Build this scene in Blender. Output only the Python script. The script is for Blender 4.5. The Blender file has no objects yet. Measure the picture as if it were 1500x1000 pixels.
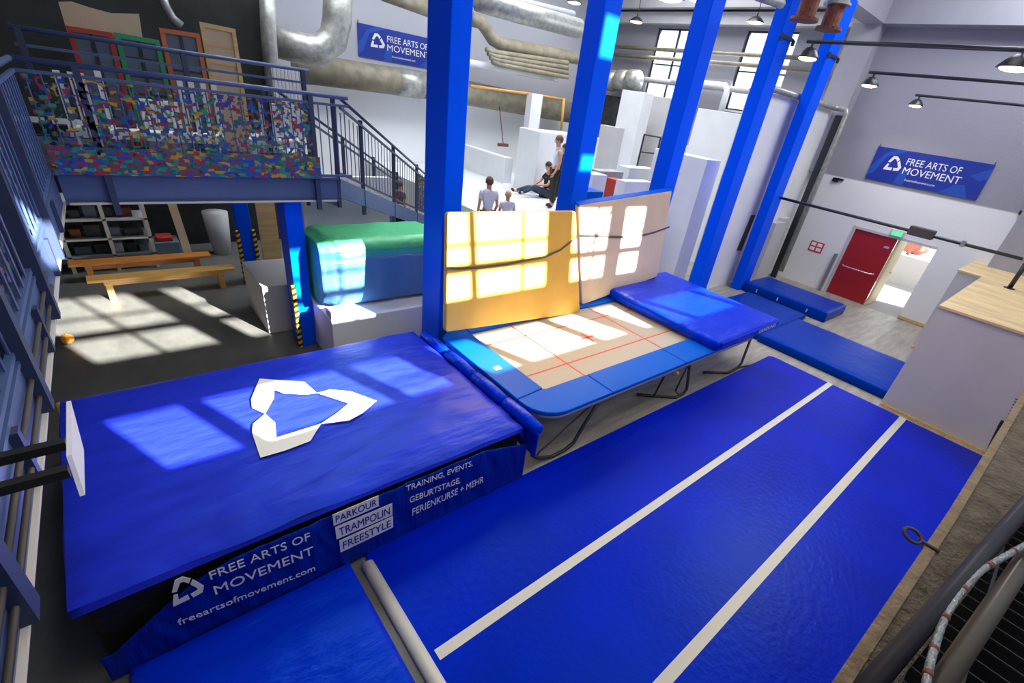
import bpy, bmesh, math, random
import numpy as np
from math import sin, cos, pi, radians, sqrt
from mathutils import Vector, Matrix
random.seed(7)
SC = bpy.context.scene
COL = SC.collection
# ---------------------------------------------------------------- camera
YAW, PIT, ROL = radians(-45.40178587), radians(59.869816), radians(9.55759346)
F, CX, CY, H = 683.177608, 790.773440, 541.315108, 4.2
CM = Matrix.Rotation(YAW, 3, 'Z') @ Matrix.Rotation(PIT, 3, 'X') @ Matrix.Rotation(ROL, 3, 'Z')
cd = bpy.data.cameras.new('camera'); cam = bpy.data.objects.new('camera', cd); COL.objects.link(cam)
cam.matrix_world = Matrix.Translation((0, 0, H)) @ CM.to_4x4()
cd.sensor_width = 36; cd.lens = 36 * F / 1500; cd.shift_x = (750 - CX) / 1500; cd.shift_y = (CY - 500) / 1500
cd.clip_start = 0.02; cd.clip_end = 300
SC.camera = cam
def at(px, py, ax, v):
    """point of the place seen at a pixel of the survey photograph, on the plane ax = v"""
    d = CM @ Vector((px - CX, CY - py, -F)); c = Vector((0, 0, H)); i = 'xyz'.index(ax)
    return c + d * ((v - c[i]) / d[i])
# ---------------------------------------------------------------- light
SC.view_settings.view_transform = 'Standard'; SC.view_settings.look = 'None'
SC.view_settings.exposure = 0.0; SC.view_settings.gamma = 1.0; SC.view_settings.use_curve_mapping = False
w = bpy.data.worlds.new('world'); SC.world = w; w.use_nodes = True
bg = w.node_tree.nodes['Background']; bg.inputs[0].default_value = (.80, .90, 1, 1); bg.inputs[1].default_value = 2.0
SUNDIR = Vector((-.375, 1, -.518)).normalized()
sl = bpy.data.lights.new('sun', 'SUN'); so = bpy.data.objects.new('sun', sl); COL.objects.link(so)
sl.energy = 52; sl.angle = radians(.6); sl.color = (1, .95, .86)
so.rotation_euler = SUNDIR.to_track_quat('-Z', 'Y').to_euler(); so.location = (6, -14, 12)
def area(name, loc, to, sx, sy, e, col=(1, 1, 1)):
    l = bpy.data.lights.new(name, 'AREA'); o = bpy.data.objects.new(name, l); COL.objects.link(o)
    l.shape = 'RECTANGLE'; l.size = sx; l.size_y = sy; l.energy = e; l.color = col
    o.location = loc; o.rotation_euler = (Vector(to) - Vector(loc)).to_track_quat('-Z', 'Y').to_euler(); return o
# unseen overhead lamps added as fill, then daylight at near and far windows
area('overhead_fill_a', (5, 2.2, 9.25), (5, 2.2, 0), 9, 2.6, 185, (.93, .96, 1))
area('overhead_fill_b', (8.5, 11, 9.25), (8.5, 11, 0), 14, 5, 1900, (.93, .97, 1))
area('overhead_fill_c', (14, 2.2, 9.25), (14, 2.2, 0), 4, 2.6, 430, (.93, .96, 1))
area('window_daylight_a', (6, -1.42, 6.1), (7, 16, 3.6), 14, 2.2, 170, (.93, .96, 1))
area('window_daylight_b', (17.0, 11.2, 6), (8, 11, 2), 5, 2.2, 200, (.93, .97, 1))
# ---------------------------------------------------------------- materials
def lin(c):
    return tuple(((v / 255) / 12.92 if v / 255 <= .04045 else ((v / 255 + .055) / 1.055) ** 2.4) for v in c) + (1,)
MATS = {}
def mat(name, col, rough=.5, metal=0, bump=0, bscale=20, var=0, vscale=3, spec=.5, emit=None, es=1, stretch=None, coat=0, col2=None, tint=None):
    m = bpy.data.materials.new(name); m.use_nodes = True; nt = m.node_tree; N = nt.nodes; L = nt.links
    b = N['Principled BSDF']; c = col if len(col) == 4 else tuple(col) + (1,)
    b.inputs['Base Color'].default_value = c; b.inputs['Roughness'].default_value = rough
    b.inputs['Metallic'].default_value = metal; b.inputs['Specular IOR Level'].default_value = spec
    if tint: b.inputs['Specular Tint'].default_value = tuple(tint) + (1,)
    if coat: b.inputs['Coat Weight'].default_value = coat; b.inputs['Coat Roughness'].default_value = .12
    tc = N.new('ShaderNodeTexCoord'); mp = N.new('ShaderNodeMapping'); L.new(tc.outputs['Object'], mp.inputs[0])
    if stretch: mp.inputs['Scale'].default_value = stretch
    if var or col2:
        n = N.new('ShaderNodeTexNoise'); n.inputs['Scale'].default_value = vscale; n.inputs['Detail'].default_value = 5
        L.new(mp.outputs[0], n.inputs['Vector'])
        mx = N.new('ShaderNodeMix'); mx.data_type = 'RGBA'
        r = N.new('ShaderNodeMapRange'); r.inputs[1].default_value = .35; r.inputs[2].default_value = .65
        L.new(n.outputs[0], r.inputs[0]); L.new(r.outputs[0], mx.inputs[0])
        if col2: A, B = c, (tuple(col2) + (1,))[:4]
        else: A = tuple(v * (1 - var) for v in c[:3]) + (1,); B = tuple(min(1, v * (1 + var)) for v in c[:3]) + (1,)
        mx.inputs[6].default_value = A; mx.inputs[7].default_value = B; L.new(mx.outputs[2], b.inputs['Base Color'])
    if bump:
        n2 = N.new('ShaderNodeTexNoise'); n2.inputs['Scale'].default_value = bscale; n2.inputs['Detail'].default_value = 6
        L.new(mp.outputs[0], n2.inputs['Vector'])
        bp = N.new('ShaderNodeBump'); bp.inputs['Strength'].default_value = bump; bp.inputs['Distance'].default_value = .05
        L.new(n2.outputs[0], bp.inputs['Height']); L.new(bp.outputs[0], b.inputs['Normal'])
    if emit: b.inputs['Emission Color'].default_value = tuple(emit) + (1,); b.inputs['Emission Strength'].default_value = es
    MATS[name] = m; return m
M = MATS
mat('mat_blue', (.015, .030, .56), .40, spec=.35, tint=(.05, .4, 1), bump=.55, bscale=2.2, stretch=(.8, 2.6, 1), var=.12, vscale=2)
mat('banner_blue', (.002, .016, .32), .40, spec=.5, tint=(.02, .35, 1), bump=1, bscale=4.5, stretch=(2.4, 1, .6))
mat('track_blue', (.0002, .010, .46), .34, spec=.25, tint=(.02, .35, 1), bump=.12, bscale=14, var=.15, vscale=.8)
mat('track_white', (.62, .61, .54), .45)
mat('column_blue', (.0003, .085, .90), .5, spec=.2, tint=(.02, .35, 1))
mat('pad_blue', (.0005, .085, .52), .45, spec=.2, tint=(.02, .35, 1), bump=.1, bscale=5)
mat('landing_blue', (.0005, .022, .58), .33, spec=.4, tint=(.02, .35, 1), bump=.8, bscale=2.4, stretch=(1, 2.4, 1))
mat('floor_mat_blue', (.0005, .035, .36), .42, spec=.2, tint=(.02, .35, 1), bump=.2, bscale=3)
mat('cover_white', (.78, .77, .70), .5)
mat('black_cloth', (.006, .006, .008), .5, bump=.8, bscale=7)
mat('tramp_bed', (.40, .365, .31), .7, bump=.05, bscale=60)
mat('red_line', (.62, .05, .03), .6)
mat('steel_dark', (.05, .055, .06), .4, metal=.6)
mat('steel_grey', (.32, .33, .34), .4, metal=.6)
mat('galvanised', (.36, .37, .35), .4, metal=.45, var=.2, vscale=9)
mat('duct_beige', (.24, .215, .16), .6, var=.2, vscale=4)
mat('rust', (.16, .045, .025), .75, bump=.4, bscale=20, var=.3, vscale=8)
mat('slate_paint', (.06, .10, .23), .42, var=.08, vscale=3)
mat('slate_dark', (.022, .035, .085), .45)
mat('yellow_foam', (.62, .35, .05), .6, bump=.08, bscale=4, var=.05, vscale=3)
mat('tan_foam', (.58, .44, .29), .6, bump=.08, bscale=4, var=.05, vscale=3)
mat('cream_edge', (.55, .53, .48), .6)
mat('white_paint', (.74, .76, .79), .55, bump=.08, bscale=30, var=.03, vscale=2)
mat('grey_white', (.50, .50, .52), .6, bump=.05, bscale=20, var=.03, vscale=2)
mat('grey_paint', (.33, .33, .38), .65, bump=.05, bscale=20, var=.04, vscale=2)
mat('plywood', (.66, .50, .27), .55, var=.16, vscale=5, stretch=(1, .3, 1), bump=.05, bscale=30)
mat('light_wood', (.60, .40, .16), .5, var=.15, vscale=8, stretch=(.2, 3, 3))
mat('bench_wood', (.62, .34, .09), .4, var=.15, vscale=8, stretch=(.3, 5, 5))
mat('bench_orange', (.50, .18, .03), .4, var=.15, vscale=8, stretch=(.3, 5, 5))
mat('door_red', (.33, .006, .012), .4)
mat('door_cream', (.62, .52, .30), .5)
mat('chrome', (.75, .75, .75), .25, metal=.9)
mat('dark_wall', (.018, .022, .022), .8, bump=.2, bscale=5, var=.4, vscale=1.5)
mat('dark_stuff', (.03, .035, .04), .7, var=.4, vscale=6)
mat('yellow', (.80, .45, .02), .5)
mat('black', (.008, .008, .008), .5)
mat('dull_black', (.004, .004, .004), .9, spec=.1)  # even black with very little gloss
mat('strap', (.07, .06, .055), .7)
mat('skin', (.56, .30, .19), .55)
mat('hair_dark', (.03, .018, .012), .7)
mat('hair_brown', (.12, .06, .03), .7)
mat('hair_blond', (.55, .36, .17), .7)
mat('shirt_white', (.70, .73, .82), .8)
mat('shirt_black', (.012, .012, .014), .8)
mat('denim', (.03, .045, .08), .8)
mat('trousers_dark', (.02, .02, .018), .85)
mat('green_tarp', (.06, .48, .20), .4, bump=.6, bscale=5)
mat('teal_tarp', (.03, .35, .36), .38, bump=.7, bscale=4)
mat('blue_tarp', (.05, .16, .42), .4, bump=.6, bscale=4)
mat('concrete', (.13, .105, .07), .9, bump=.8, bscale=38, var=.3, vscale=10)
mat('concrete_edge', (.22, .16, .095), .85, bump=.4, bscale=30, var=.2, vscale=12)
mat('rail_black', (.010, .009, .018), .5, spec=.25)
mat('rail_grey', (.055, .046, .037), .55)
mat('conduit', (.30, .32, .33), .35, metal=.6, bump=.5, bscale=60)
mat('lamp_glow', (1, .8, .4), .5, emit=(1, .72, .30), es=14)
mat('exit_green', (.02, .5, .15), .5, emit=(.05, .9, .3), es=1.2)
mat('paper', (.78, .78, .78), .6)
mat('sign_red', (.55, .03, .02), .5)
mat('banner_mid', (.01, .07, .42), .5)
mat('banner_dark', (.004, .028, .30), .5)
mat('frame_red', (.42, .03, .02), .5)
mat('frame_green', (.02, .30, .12), .5)
mat('frame_orange', (.55, .13, .03), .5)
mat('blue_grey', (.10, .14, .20), .6)
mat('ceiling_grey', (.16, .165, .175), .8, var=.1, vscale=1)
mat('outside', (.30, .29, .28), .8)
mat('shrub', (.35, .13, .10), .9, bump=1, bscale=12)
mat('orange_plastic', (.85, .30, .03), .4)
mat('multi_shirt', (.35, .10, .05), .7, col2=(.02, .05, .15), vscale=14)
# floor materials
def floor_mat(name, a, b, ps, sx):
    m = mat(name, a, .45, bump=.03, bscale=40); nt = m.node_tree; N = nt.nodes; L = nt.links
    tc = N.new('ShaderNodeTexCoord'); mp = N.new('ShaderNodeMapping'); mp.inputs['Scale'].default_value = sx
    L.new(tc.outputs['Object'], mp.inputs[0])
    n = N.new('ShaderNodeTexNoise'); n.inputs['Scale'].default_value = 2.2; n.inputs['Detail'].default_value = 8; n.inputs['Roughness'].default_value = .65
    L.new(mp.outputs[0], n.inputs['Vector'])
    r = N.new('ShaderNodeMapRange'); r.inputs[1].default_value = .35; r.inputs[2].default_value = .65; L.new(n.outputs[0], r.inputs[0])
    mx = N.new('ShaderNodeMix'); mx.data_type = 'RGBA'; mx.inputs[6].default_value = a + (1,); mx.inputs[7].default_value = b + (1,)
    L.new(r.outputs[0], mx.inputs[0]); L.new(mx.outputs[2], N['Principled BSDF'].inputs['Base Color'])
floor_mat('floor_light', (.25, .23, .20), (.42, .39, .34), .1, (.5, 3.2, 1))
floor_mat('floor_rubber_shade', (.09, .093, .09), (.135, .138, .13), .1, (1.2, .6, 1))
# two tone painted wall (white up to a painted line)
def wall_mat(name, lo, hi, z, sharp=.02):
    m = mat(name, lo, .7, bump=.12, bscale=25); nt = m.node_tree; N = nt.nodes; L = nt.links
    tc = N.new('ShaderNodeTexCoord'); sp = N.new('ShaderNodeSeparateXYZ'); L.new(tc.outputs['Object'], sp.inputs[0])
    r = N.new('ShaderNodeMapRange'); r.inputs[1].default_value = z - sharp; r.inputs[2].default_value = z + sharp
    L.new(sp.outputs[2], r.inputs[0]); mx = N.new('ShaderNodeMix'); mx.data_type = 'RGBA'
    mx.inputs[6].default_value = lo + (1,); mx.inputs[7].default_value = hi + (1,); L.new(r.outputs[0], mx.inputs[0])
    L.new(mx.outputs[2], N['Principled BSDF'].inputs['Base Color'])
wall_mat('end_wall_paint', (.76, .77, .79), (.29, .29, .345), 3.38)
wall_mat('back_wall_paint', (.82, .84, .87), (.40, .41, .47), 3.72)
# coloured safety net with holes
def net_mat(name, solid):
    m = bpy.data.materials.new(name); m.use_nodes = True; nt = m.node_tree; N = nt.nodes; L = nt.links
    b = N['Principled BSDF']; b.inputs['Roughness'].default_value = .8
    tc = N.new('ShaderNodeTexCoord'); mp = N.new('ShaderNodeMapping'); L.new(tc.outputs['Object'], mp.inputs[0])
    mp.inputs['Scale'].default_value = (1, 1, 1.8)
    v = N.new('ShaderNodeTexVoronoi'); v.inputs['Scale'].default_value = 17; v.distance = 'CHEBYCHEV'; L.new(mp.outputs[0], v.inputs['Vector'])
    rp = N.new('ShaderNodeValToRGB'); rp.color_ramp.interpolation = 'CONSTANT'
    cols = [(.015, .05, .32), (.02, .22, .14), (.26, .02, .04), (.42, .25, .02), (.01, .10, .24), (.14, .05, .10), (.02, .10, .08)]
    e = rp.color_ramp.elements; e[0].color = cols[0] + (1,); e[1].position = .18; e[1].color = cols[1] + (1,)
    for i, p in enumerate((.34, .48, .6, .74, .88)):
        q = e.new(p); q.color = cols[2 + i] + (1,)
    sp = N.new('ShaderNodeSeparateColor'); L.new(v.outputs['Color'], sp.inputs[0]); L.new(sp.outputs[0], rp.inputs[0])
    L.new(rp.outputs[0], b.inputs['Base Color'])
    w2 = N.new('ShaderNodeTexVoronoi'); w2.inputs['Scale'].default_value = 26; w2.distance = 'CHEBYCHEV'; L.new(tc.outputs['Object'], w2.inputs['Vector'])
    sp2 = N.new('ShaderNodeSeparateColor'); L.new(w2.outputs['Color'], sp2.inputs[0])
    gt = N.new('ShaderNodeMath'); gt.operation = 'LESS_THAN'; gt.inputs[1].default_value = solid; L.new(sp2.outputs[1], gt.inputs[0])
    tr = N.new('ShaderNodeBsdfTransparent'); ms = N.new('ShaderNodeMixShader')
    L.new(gt.outputs[0], ms.inputs[0]); L.new(tr.outputs[0], ms.inputs[1]); L.new(b.outputs[0], ms.inputs[2])
    L.new(ms.outputs[0], N['Material Output'].inputs[0]); MATS[name] = m
net_mat('net_open', .42); net_mat('net_solid', .93)
def glass_mat():
    m = bpy.data.materials.new('glass'); m.use_nodes = True; nt = m.node_tree; N = nt.nodes; L = nt.links
    g = N.new('ShaderNodeBsdfGlossy'); g.inputs['Roughness'].default_value = .05
    t = N.new('ShaderNodeBsdfTransparent'); t.inputs[0].default_value = (.92, .96, .97, 1)
    f = N.new('ShaderNodeFresnel'); ms = N.new('ShaderNodeMixShader')
    L.new(f.outputs[0], ms.inputs[0]); L.new(t.outputs[0], ms.inputs[1]); L.new(g.outputs[0], ms.inputs[2])
    L.new(ms.outputs[0], N['Material Output'].inputs[0]); MATS['glass'] = m
glass_mat()
# ---------------------------------------------------------------- mesh helpers
class MB:
    def __init__(s): s.v = []; s.f = []
    def add(s, vs, fs):
        n = len(s.v); s.v += [tuple(p) for p in vs]; s.f += [tuple(i + n for i in f) for f in fs]; return s
    def box(s, x0, x1, y0, y1, z0, z1):
        x0, x1 = sorted((x0, x1)); y0, y1 = sorted((y0, y1)); z0, z1 = sorted((z0, z1))
        return s.add([(x, y, z) for z in (z0, z1) for y in (y0, y1) for x in (x0, x1)],
                     [(0, 2, 3, 1), (4, 5, 7, 6), (0, 1, 5, 4), (2, 6, 7, 3), (0, 4, 6, 2), (1, 3, 7, 5)])
    def obox(s, p0, p1, wd, ht, up=(0, 0, 1)):
        """a bar from p0 to p1, wd wide and ht high"""
        p0 = Vector(p0); p1 = Vector(p1); d = (p1 - p0).normalized(); up = Vector(up)
        sd = d.cross(up)
        if sd.length < 1e-4: sd = d.cross(Vector((0, 1, 0)))
        sd.normalize(); u = sd.cross(d).normalized()
        vs = [p + sd * a * wd / 2 + u * b * ht / 2 for p in (p0, p1) for a, b in ((-1, -1), (1, -1), (1, 1), (-1, 1))]
        return s.add(vs, [(0, 1, 2, 3), (4, 7, 6, 5), (0, 4, 5, 1), (1, 5, 6, 2), (2, 6, 7, 3), (3, 7, 4, 0)])
    def tube(s, pts, r, n=10, cap=True):
        pts = [Vector(p) for p in pts]; rings = []; prev = None
        rr = r if isinstance(r, (list, tuple)) else [r] * len(pts)
        for i, p in enumerate(pts):
            d = (pts[min(i + 1, len(pts) - 1)] - pts[max(i - 1, 0)]).normalized()
            a = prev if prev is not None else (Vector((0, 0, 1)) if abs(d.z) < .9 else Vector((1, 0, 0)))
            a = (a - d * a.dot(d)).normalized(); prev = a; b = d.cross(a)
            rings.append([p + (a * cos(2 * pi * k / n) + b * sin(2 * pi * k / n)) * rr[i] for k in range(n)])
        fs = []
        for i in range(len(pts) - 1):
            for k in range(n): fs.append((i * n + k, i * n + (k + 1) % n, (i + 1) * n + (k + 1) % n, (i + 1) * n + k))
        if cap: fs.append(tuple(reversed(range(n)))); fs.append(tuple((len(pts) - 1) * n + k for k in range(n)))
        return s.add([q for g in rings for q in g], fs)
    def prism(s, poly, off):
        """closed prism of a planar polygon (3D points) and an offset vector"""
        n = len(poly); off = Vector(off); a = [Vector(p) for p in poly]; b = [p + off for p in a]
        return s.add(a + b, [tuple(reversed(range(n))), tuple(range(n, 2 * n))] + [(i, (i + 1) % n, n + (i + 1) % n, n + i) for i in range(n)])
    def ell(s, c, r, nu=16, nv=10, v0=-pi / 2, v1=pi / 2):
        vs = []; fs = []
        for j in range(nv + 1):
            t = v0 + (v1 - v0) * j / nv
            for i in range(nu): vs.append((c[0] + r[0] * cos(t) * cos(2 * pi * i / nu), c[1] + r[1] * cos(t) * sin(2 * pi * i / nu), c[2] + r[2] * sin(t)))
        for j in range(nv):
            for i in range(nu): fs.append((j * nu + i, j * nu + (i + 1) % nu, (j + 1) * nu + (i + 1) % nu, (j + 1) * nu + i))
        return s.add(vs, fs)
    def build(s, name, m, parent=None, bevel=0, smooth=False, seg=2):
        me = bpy.data.meshes.new(name); loc = parent_world(parent)
        me.from_pydata([tuple(Vector(p) - loc) for p in s.v], [], s.f); me.validate()
        bm = bmesh.new(); bm.from_mesh(me); bmesh.ops.recalc_face_normals(bm, faces=bm.faces); bm.to_mesh(me); bm.free()
        if isinstance(m, str): m = M[m]
        me.materials.append(m)
        if smooth:
            for p in me.polygons: p.use_smooth = True
        o = bpy.data.objects.new(name, me); COL.objects.link(o)
        if parent: o.parent = parent
        if bevel:
            b = o.modifiers.new('bevel', 'BEVEL'); b.width = bevel; b.segments = seg; b.limit_method = 'ANGLE'; b.angle_limit = radians(40)
            for p in me.polygons: p.use_smooth = True
            wn = o.modifiers.new('wn', 'WEIGHTED_NORMAL'); wn.keep_sharp = True
        return o
def parent_world(p):
    v = Vector((0, 0, 0))
    while p is not None: v += Vector(p.location); p = p.parent
    return v
def tag(o, label, cat, group=None, kind=None):
    if label: o['label'] = label
    if cat: o['category'] = cat
    if group: o['group'] = group
    if kind: o['kind'] = kind
    return o
def thing(name, label, cat, loc=(0, 0, 0), group=None):
    o = bpy.data.objects.new(name, None); COL.objects.link(o); o.location = loc; o.empty_display_size = .1
    return tag(o, label, cat, group)
def struct(name, mb, m, label=None, **k):
    o = mb.build(name, m, **k); o['kind'] = 'structure'
    if label: o['label'] = label
    return o
def copy_tree(o, loc=None, parent=None):
    c = o.copy(); COL.objects.link(c); c.parent = parent
    if loc is not None: c.location = loc
    for ch in [x for x in bpy.data.objects if x.parent == o and x is not c]: copy_tree(ch, None, c)
    return c
def text_mesh(name, s, p0, U, V, m, parent, off, thick=.002, bold=0.012):
    """lettering s filling the parallelogram p0, p0+U, p0+V; off lifts it off its surface"""
    c = bpy.data.curves.new(name, 'FONT'); c.body = s; c.size = 1; c.offset = 0; c.extrude = 0; c.resolution_u = 3
    t = bpy.data.objects.new('tmp', c); COL.objects.link(t)
    bpy.context.view_layer.update()
    me = bpy.data.meshes.new_from_object(t.evaluated_get(bpy.context.evaluated_depsgraph_get()))
    bpy.data.objects.remove(t); bpy.data.curves.remove(c)
    xs = [v.co.x for v in me.vertices]; ys = [v.co.y for v in me.vertices]
    x0, x1, y0, y1 = min(xs), max(xs), min(ys), max(ys); y1 = max(y1, .7) if y1 < .7 else y1
    p0 = Vector(p0); U = Vector(U); V = Vector(V); nrm = U.cross(V).normalized(); loc = parent_world(parent)
    for v in me.vertices:
        v.co = p0 + U * ((v.co.x - x0) / (x1 - x0)) + V * ((v.co.y - y0) / (y1 - y0)) + nrm * off - loc
    me.materials.clear(); me.materials.append(M[m]); me.name = name
    o = bpy.data.objects.new(name, me); COL.objects.link(o); o.parent = parent
    sm = o.modifiers.new('solid', 'SOLIDIFY'); sm.thickness = thick; sm.offset = 0
    return o
def tri_logo(name, p0, U, V, m, parent, off, thick=.003):
    """emblem of three folded white bars around a triangle, upright in the parallelogram p0,U,V"""
    P = [[(.30, .98), (.52, 1.0), (.72, .80), (.62, .64), (.50, .80), (.40, .80), (.24, .52), (.10, .56)],
         [(.76, .74), (1.0, .30), (.90, .06), (.60, .02), (.56, .20), (.78, .24), (.80, .32), (.65, .58)],
         [(.50, .02), (.0, .0), (.02, .14), (.12, .44), (.24, .42), (.20, .18), (.48, .22)]]
    mb = MB(); p0 = Vector(p0); U = Vector(U); V = Vector(V); n = U.cross(V).normalized()
    for q in P: mb.prism([p0 + U * a + V * b + n * off for a, b in q], n * thick)
    return mb.build(name, m, parent)
def grid_mesh(fn, nx, ny):
    mb = MB(); mb.v = [tuple(fn(i / nx, j / ny)) for j in range(ny + 1) for i in range(nx + 1)]
    mb.f = [(j * (nx + 1) + i, j * (nx + 1) + i + 1, (j + 1) * (nx + 1) + i + 1, (j + 1) * (nx + 1) + i) for j in range(ny) for i in range(nx)]
    return mb
def nz(x, y, z=0, s=1):
    from mathutils import noise
    return noise.noise(Vector((x * s, y * s, z * s)))
# ================================================================ THE SETTING
XE = 17.2; YB = 16.5; ZC = 9.3
struct('floor', MB().box(-6, XE, -1.6, YB, -.2, 0), 'floor_light', 'pale worn grey hall floor')
struct('floor', MB().box(-6, 3.75, 6.05, YB, 0, .006).box(-6, 1.08, -1.5, 6.05, 0, .006), 'floor_rubber_shade', 'dark grey rubber floor under the balcony, continued as painted shade around the crash mat')  # second slab is dark colour in place of floor shadow around the mats
# end wall with door opening and two tall windows
DY0, DY1, DZ = 2.34, 4.50, 2.12
W1 = (11.9, 13.8); W2 = (8.35, 10.1); WZ0, WZ1 = 4.72, 7.0
ew = MB(); T = .35
ew.box(XE, XE + T, -1.6, DY0, 0, ZC); ew.box(XE, XE + T, DY0, DY1, DZ, ZC); ew.box(XE, XE + T, DY1, W2[0], 0, ZC)
for a, b in (W1, W2): ew.box(XE, XE + T, a, b, 0, WZ0); ew.box(XE, XE + T, a, b, WZ1, ZC)
ew.box(XE, XE + T, W2[1], W1[0], 0, ZC); ew.box(XE, XE + T, W1[1], YB, 0, ZC)
struct('wall_right', ew, 'end_wall_paint', 'end wall painted white below and lilac grey above')
struct('wall_back', MB().box(-6, XE + T, YB, YB + .3, 0, ZC), 'back_wall_paint', 'far wall painted white below and grey above')
struct('wall_left', MB().box(-6.3, -6, -1.6, YB, 0, ZC), 'grey_paint')
# near wall with its window openings (lower strip, main windows, clerestory)
yw0, yw1 = -1.53, -1.47
def wall_with_holes(x0, x1, z0, z1, rows):
    mb = MB(); z = z0
    for (a, b, cols) in rows:
        mb.box(x0, x1, yw0, yw1, z, a); x = x0
        for (c, d) in cols: mb.box(x, c, yw0, yw1, a, b); x = d
        mb.box(x, x1, yw0, yw1, a, b); z = b
    mb.box(x0, x1, yw0, yw1, z, z1); return mb
low = []
for k in range(0, 3):
    for a, b in ((2.03, 2.63), (2.82, 4.21), (4.42, 5.04)):
        low.append((a + 3.53 * k, b + 3.53 * k))
upx = [(1.9, 2.4)]
up = [(2.99, 3.75), (3.80, 4.50), (4.98, 5.62), (5.66, 6.38), (6.49, 7.35), (7.39, 7.88),
      (8.45, 9.16), (9.21, 9.55), (10.0, 10.65)]
top = [(8.82, 9.2)]
struct('wall_front', wall_with_holes(-6, XE, 0, ZC, [(3.84, 4.37, low), (5.03, 5.45, up), (5.575, 5.855, up), (5.885, 6.35, upx + up), (7.02, 7.28, top), (8.62, 9.15, top)]),
       'grey_paint', 'window wall behind the camera')
struct('ceiling', MB().box(-6, XE + T, -1.6, YB, ZC, ZC + .2), 'ceiling_grey')
# girders and beams
struct('trim_1', MB().box(-6, XE, 5.95, 6.5, 7.15, ZC), 'grey_paint', 'deep painted girder along the column row')
struct('trim_2', MB().box(XE - .45, XE, -1.4, 5.95, 7.15, 7.75).box(XE - .7, XE, -1.4, 5.95, 8.1, ZC), 'grey_paint', 'stepped beam along the top of the end wall')
struct('trim_3', MB().box(XE - .35, XE, 6.5, YB, 7.08, 7.42).box(XE - .6, XE, 6.5, YB, 7.5, 7.85), 'grey_white', 'beam over the far windows')
struct('trim_4', MB().box(XE - .42, XE, 6.0, 6.75, 3.4, 7.15), 'grey_paint', 'pilaster in the corner of the end wall')
struct('trim_5', MB().box(XE - .55, XE, .25, 1.12, 2.1, 7.15), 'grey_paint', 'pilaster behind the boxes')
for i, x in enumerate((3.2, 6.6, 10, 13.4)):
    struct('trim_%d' % (6 + i), MB().box(x, x + .3, 6.5, YB, 8.2, ZC), 'ceiling_grey')
for i, (a, b) in enumerate((W1, W2)):
    wn = thing('window_%d' % (i + 1), 'tall bright steel framed window in the far end wall', 'window', (XE, a, WZ0)); wn['kind'] = 'structure'
    fr = MB(); t = .05; x0, x1 = XE + .1, XE + .16
    fr.box(x0, x1, a, a + t, WZ0, WZ1).box(x0, x1, b - t, b, WZ0, WZ1).box(x0, x1, a, b, WZ0, WZ0 + t).box(x0, x1, a, b, WZ1 - t, WZ1)
    fr.box(x0, x1, (a + b) / 2 - .03, (a + b) / 2 + .03, WZ0, WZ1)
    for z in (5.25, 5.85, 6.35): fr.box(x0, x1, a, b, z, z + .04)
    fr.build('window_frame', 'steel_dark', wn)
    MB().box(XE + .12, XE + .13, a + t, b - t, WZ0 + t, WZ1 - t).build('pane', 'glass', wn)
    MB().box(XE - .12, XE + .1, a - .05, b + .05, WZ0 - .06, WZ0).build('window_sill', 'white_paint', wn)
    for k in ('label', 'category'): del wn[k]
# partition walls
struct('wall_partition', MB().box(11.9, XE, 6.35, 6.5, 0, 5.05), 'white_paint', 'tall white partition between the blue columns and the end wall')
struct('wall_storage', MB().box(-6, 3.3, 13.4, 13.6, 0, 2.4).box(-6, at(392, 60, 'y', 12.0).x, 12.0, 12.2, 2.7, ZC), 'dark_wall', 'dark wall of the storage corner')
struct('wall_stair', MB().box(2.75, 4.45, 9.55, 9.65, 0, 2.33), 'white_paint', 'white wall below the stair')
struct('baseboard_right', MB().box(XE - .03, XE, 1.5, DY0, .02, .1), 'light_wood')
# door
d1 = thing('door_1', 'x', 'door', (XE, 3.92, 0)); d1['kind'] = 'structure'
for k in ('label', 'category'): del d1[k]
MB().box(XE + .02, XE + .08, 3.33, 4.48, .02, DZ - .02).build('door_leaf', 'door_red', d1, bevel=.006)
MB().box(XE - .03, XE + .1, 4.48, 4.56, 0, DZ + .06).box(XE - .02, XE + .1, DY0, 4.56, DZ - .02, DZ + .05).build('door_frame', 'grey_white', d1)
pb = MB(); pb.tube([(XE + .02, 4.38, 1.0), (XE - .1, 4.36, 1.0), (XE - .12, 4.28, .98), (XE - .12, 3.55, .98), (XE - .1, 3.46, 1.0), (XE + .02, 3.44, 1.0)], .022, 8)
h = pb.build('panic_bar', 'chrome', d1, smooth=True); h['label'] = 'chrome push bar'
MB().box(XE + .0, XE + .02, 3.42, 3.56, 1.78, 1.84).build('door_plate', 'chrome', d1)
d2 = thing('door_2', 'x', 'door', (XE + .3, 3.3, 0)); d2['kind'] = 'structure'
for k in ('label', 'category'): del d2[k]
MB().box(XE + .08, XE + 1.1, 3.26, 3.32, .02, DZ - .02).build('door_leaf', 'door_cream', d2, bevel=.005)
MB().tube([(XE + .85, 3.26, 1.02), (XE + .85, 3.18, 1.02), (XE + .72, 3.18, 1.02)], .014, 8).build('door_handle', 'chrome', d2, smooth=True)
struct('floor', MB().box(XE, 27, -1.5, 8, -.1, 0), 'outside', 'sunlit ground outside the open door')
tag(MB().box(17.6, 18.9, 1.95, 2.2, 0, 3.2).build('added_shade_wall', 'outside'), 'short added wall shading the open door leaf', 'wall')  # added to keep the sun off the open leaf
tag(MB().box(22, 22.3, .5, 7, 0, 1.05).build('garden_wall', 'outside'), 'low pale wall outside, seen through the open door', 'wall')
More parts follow.
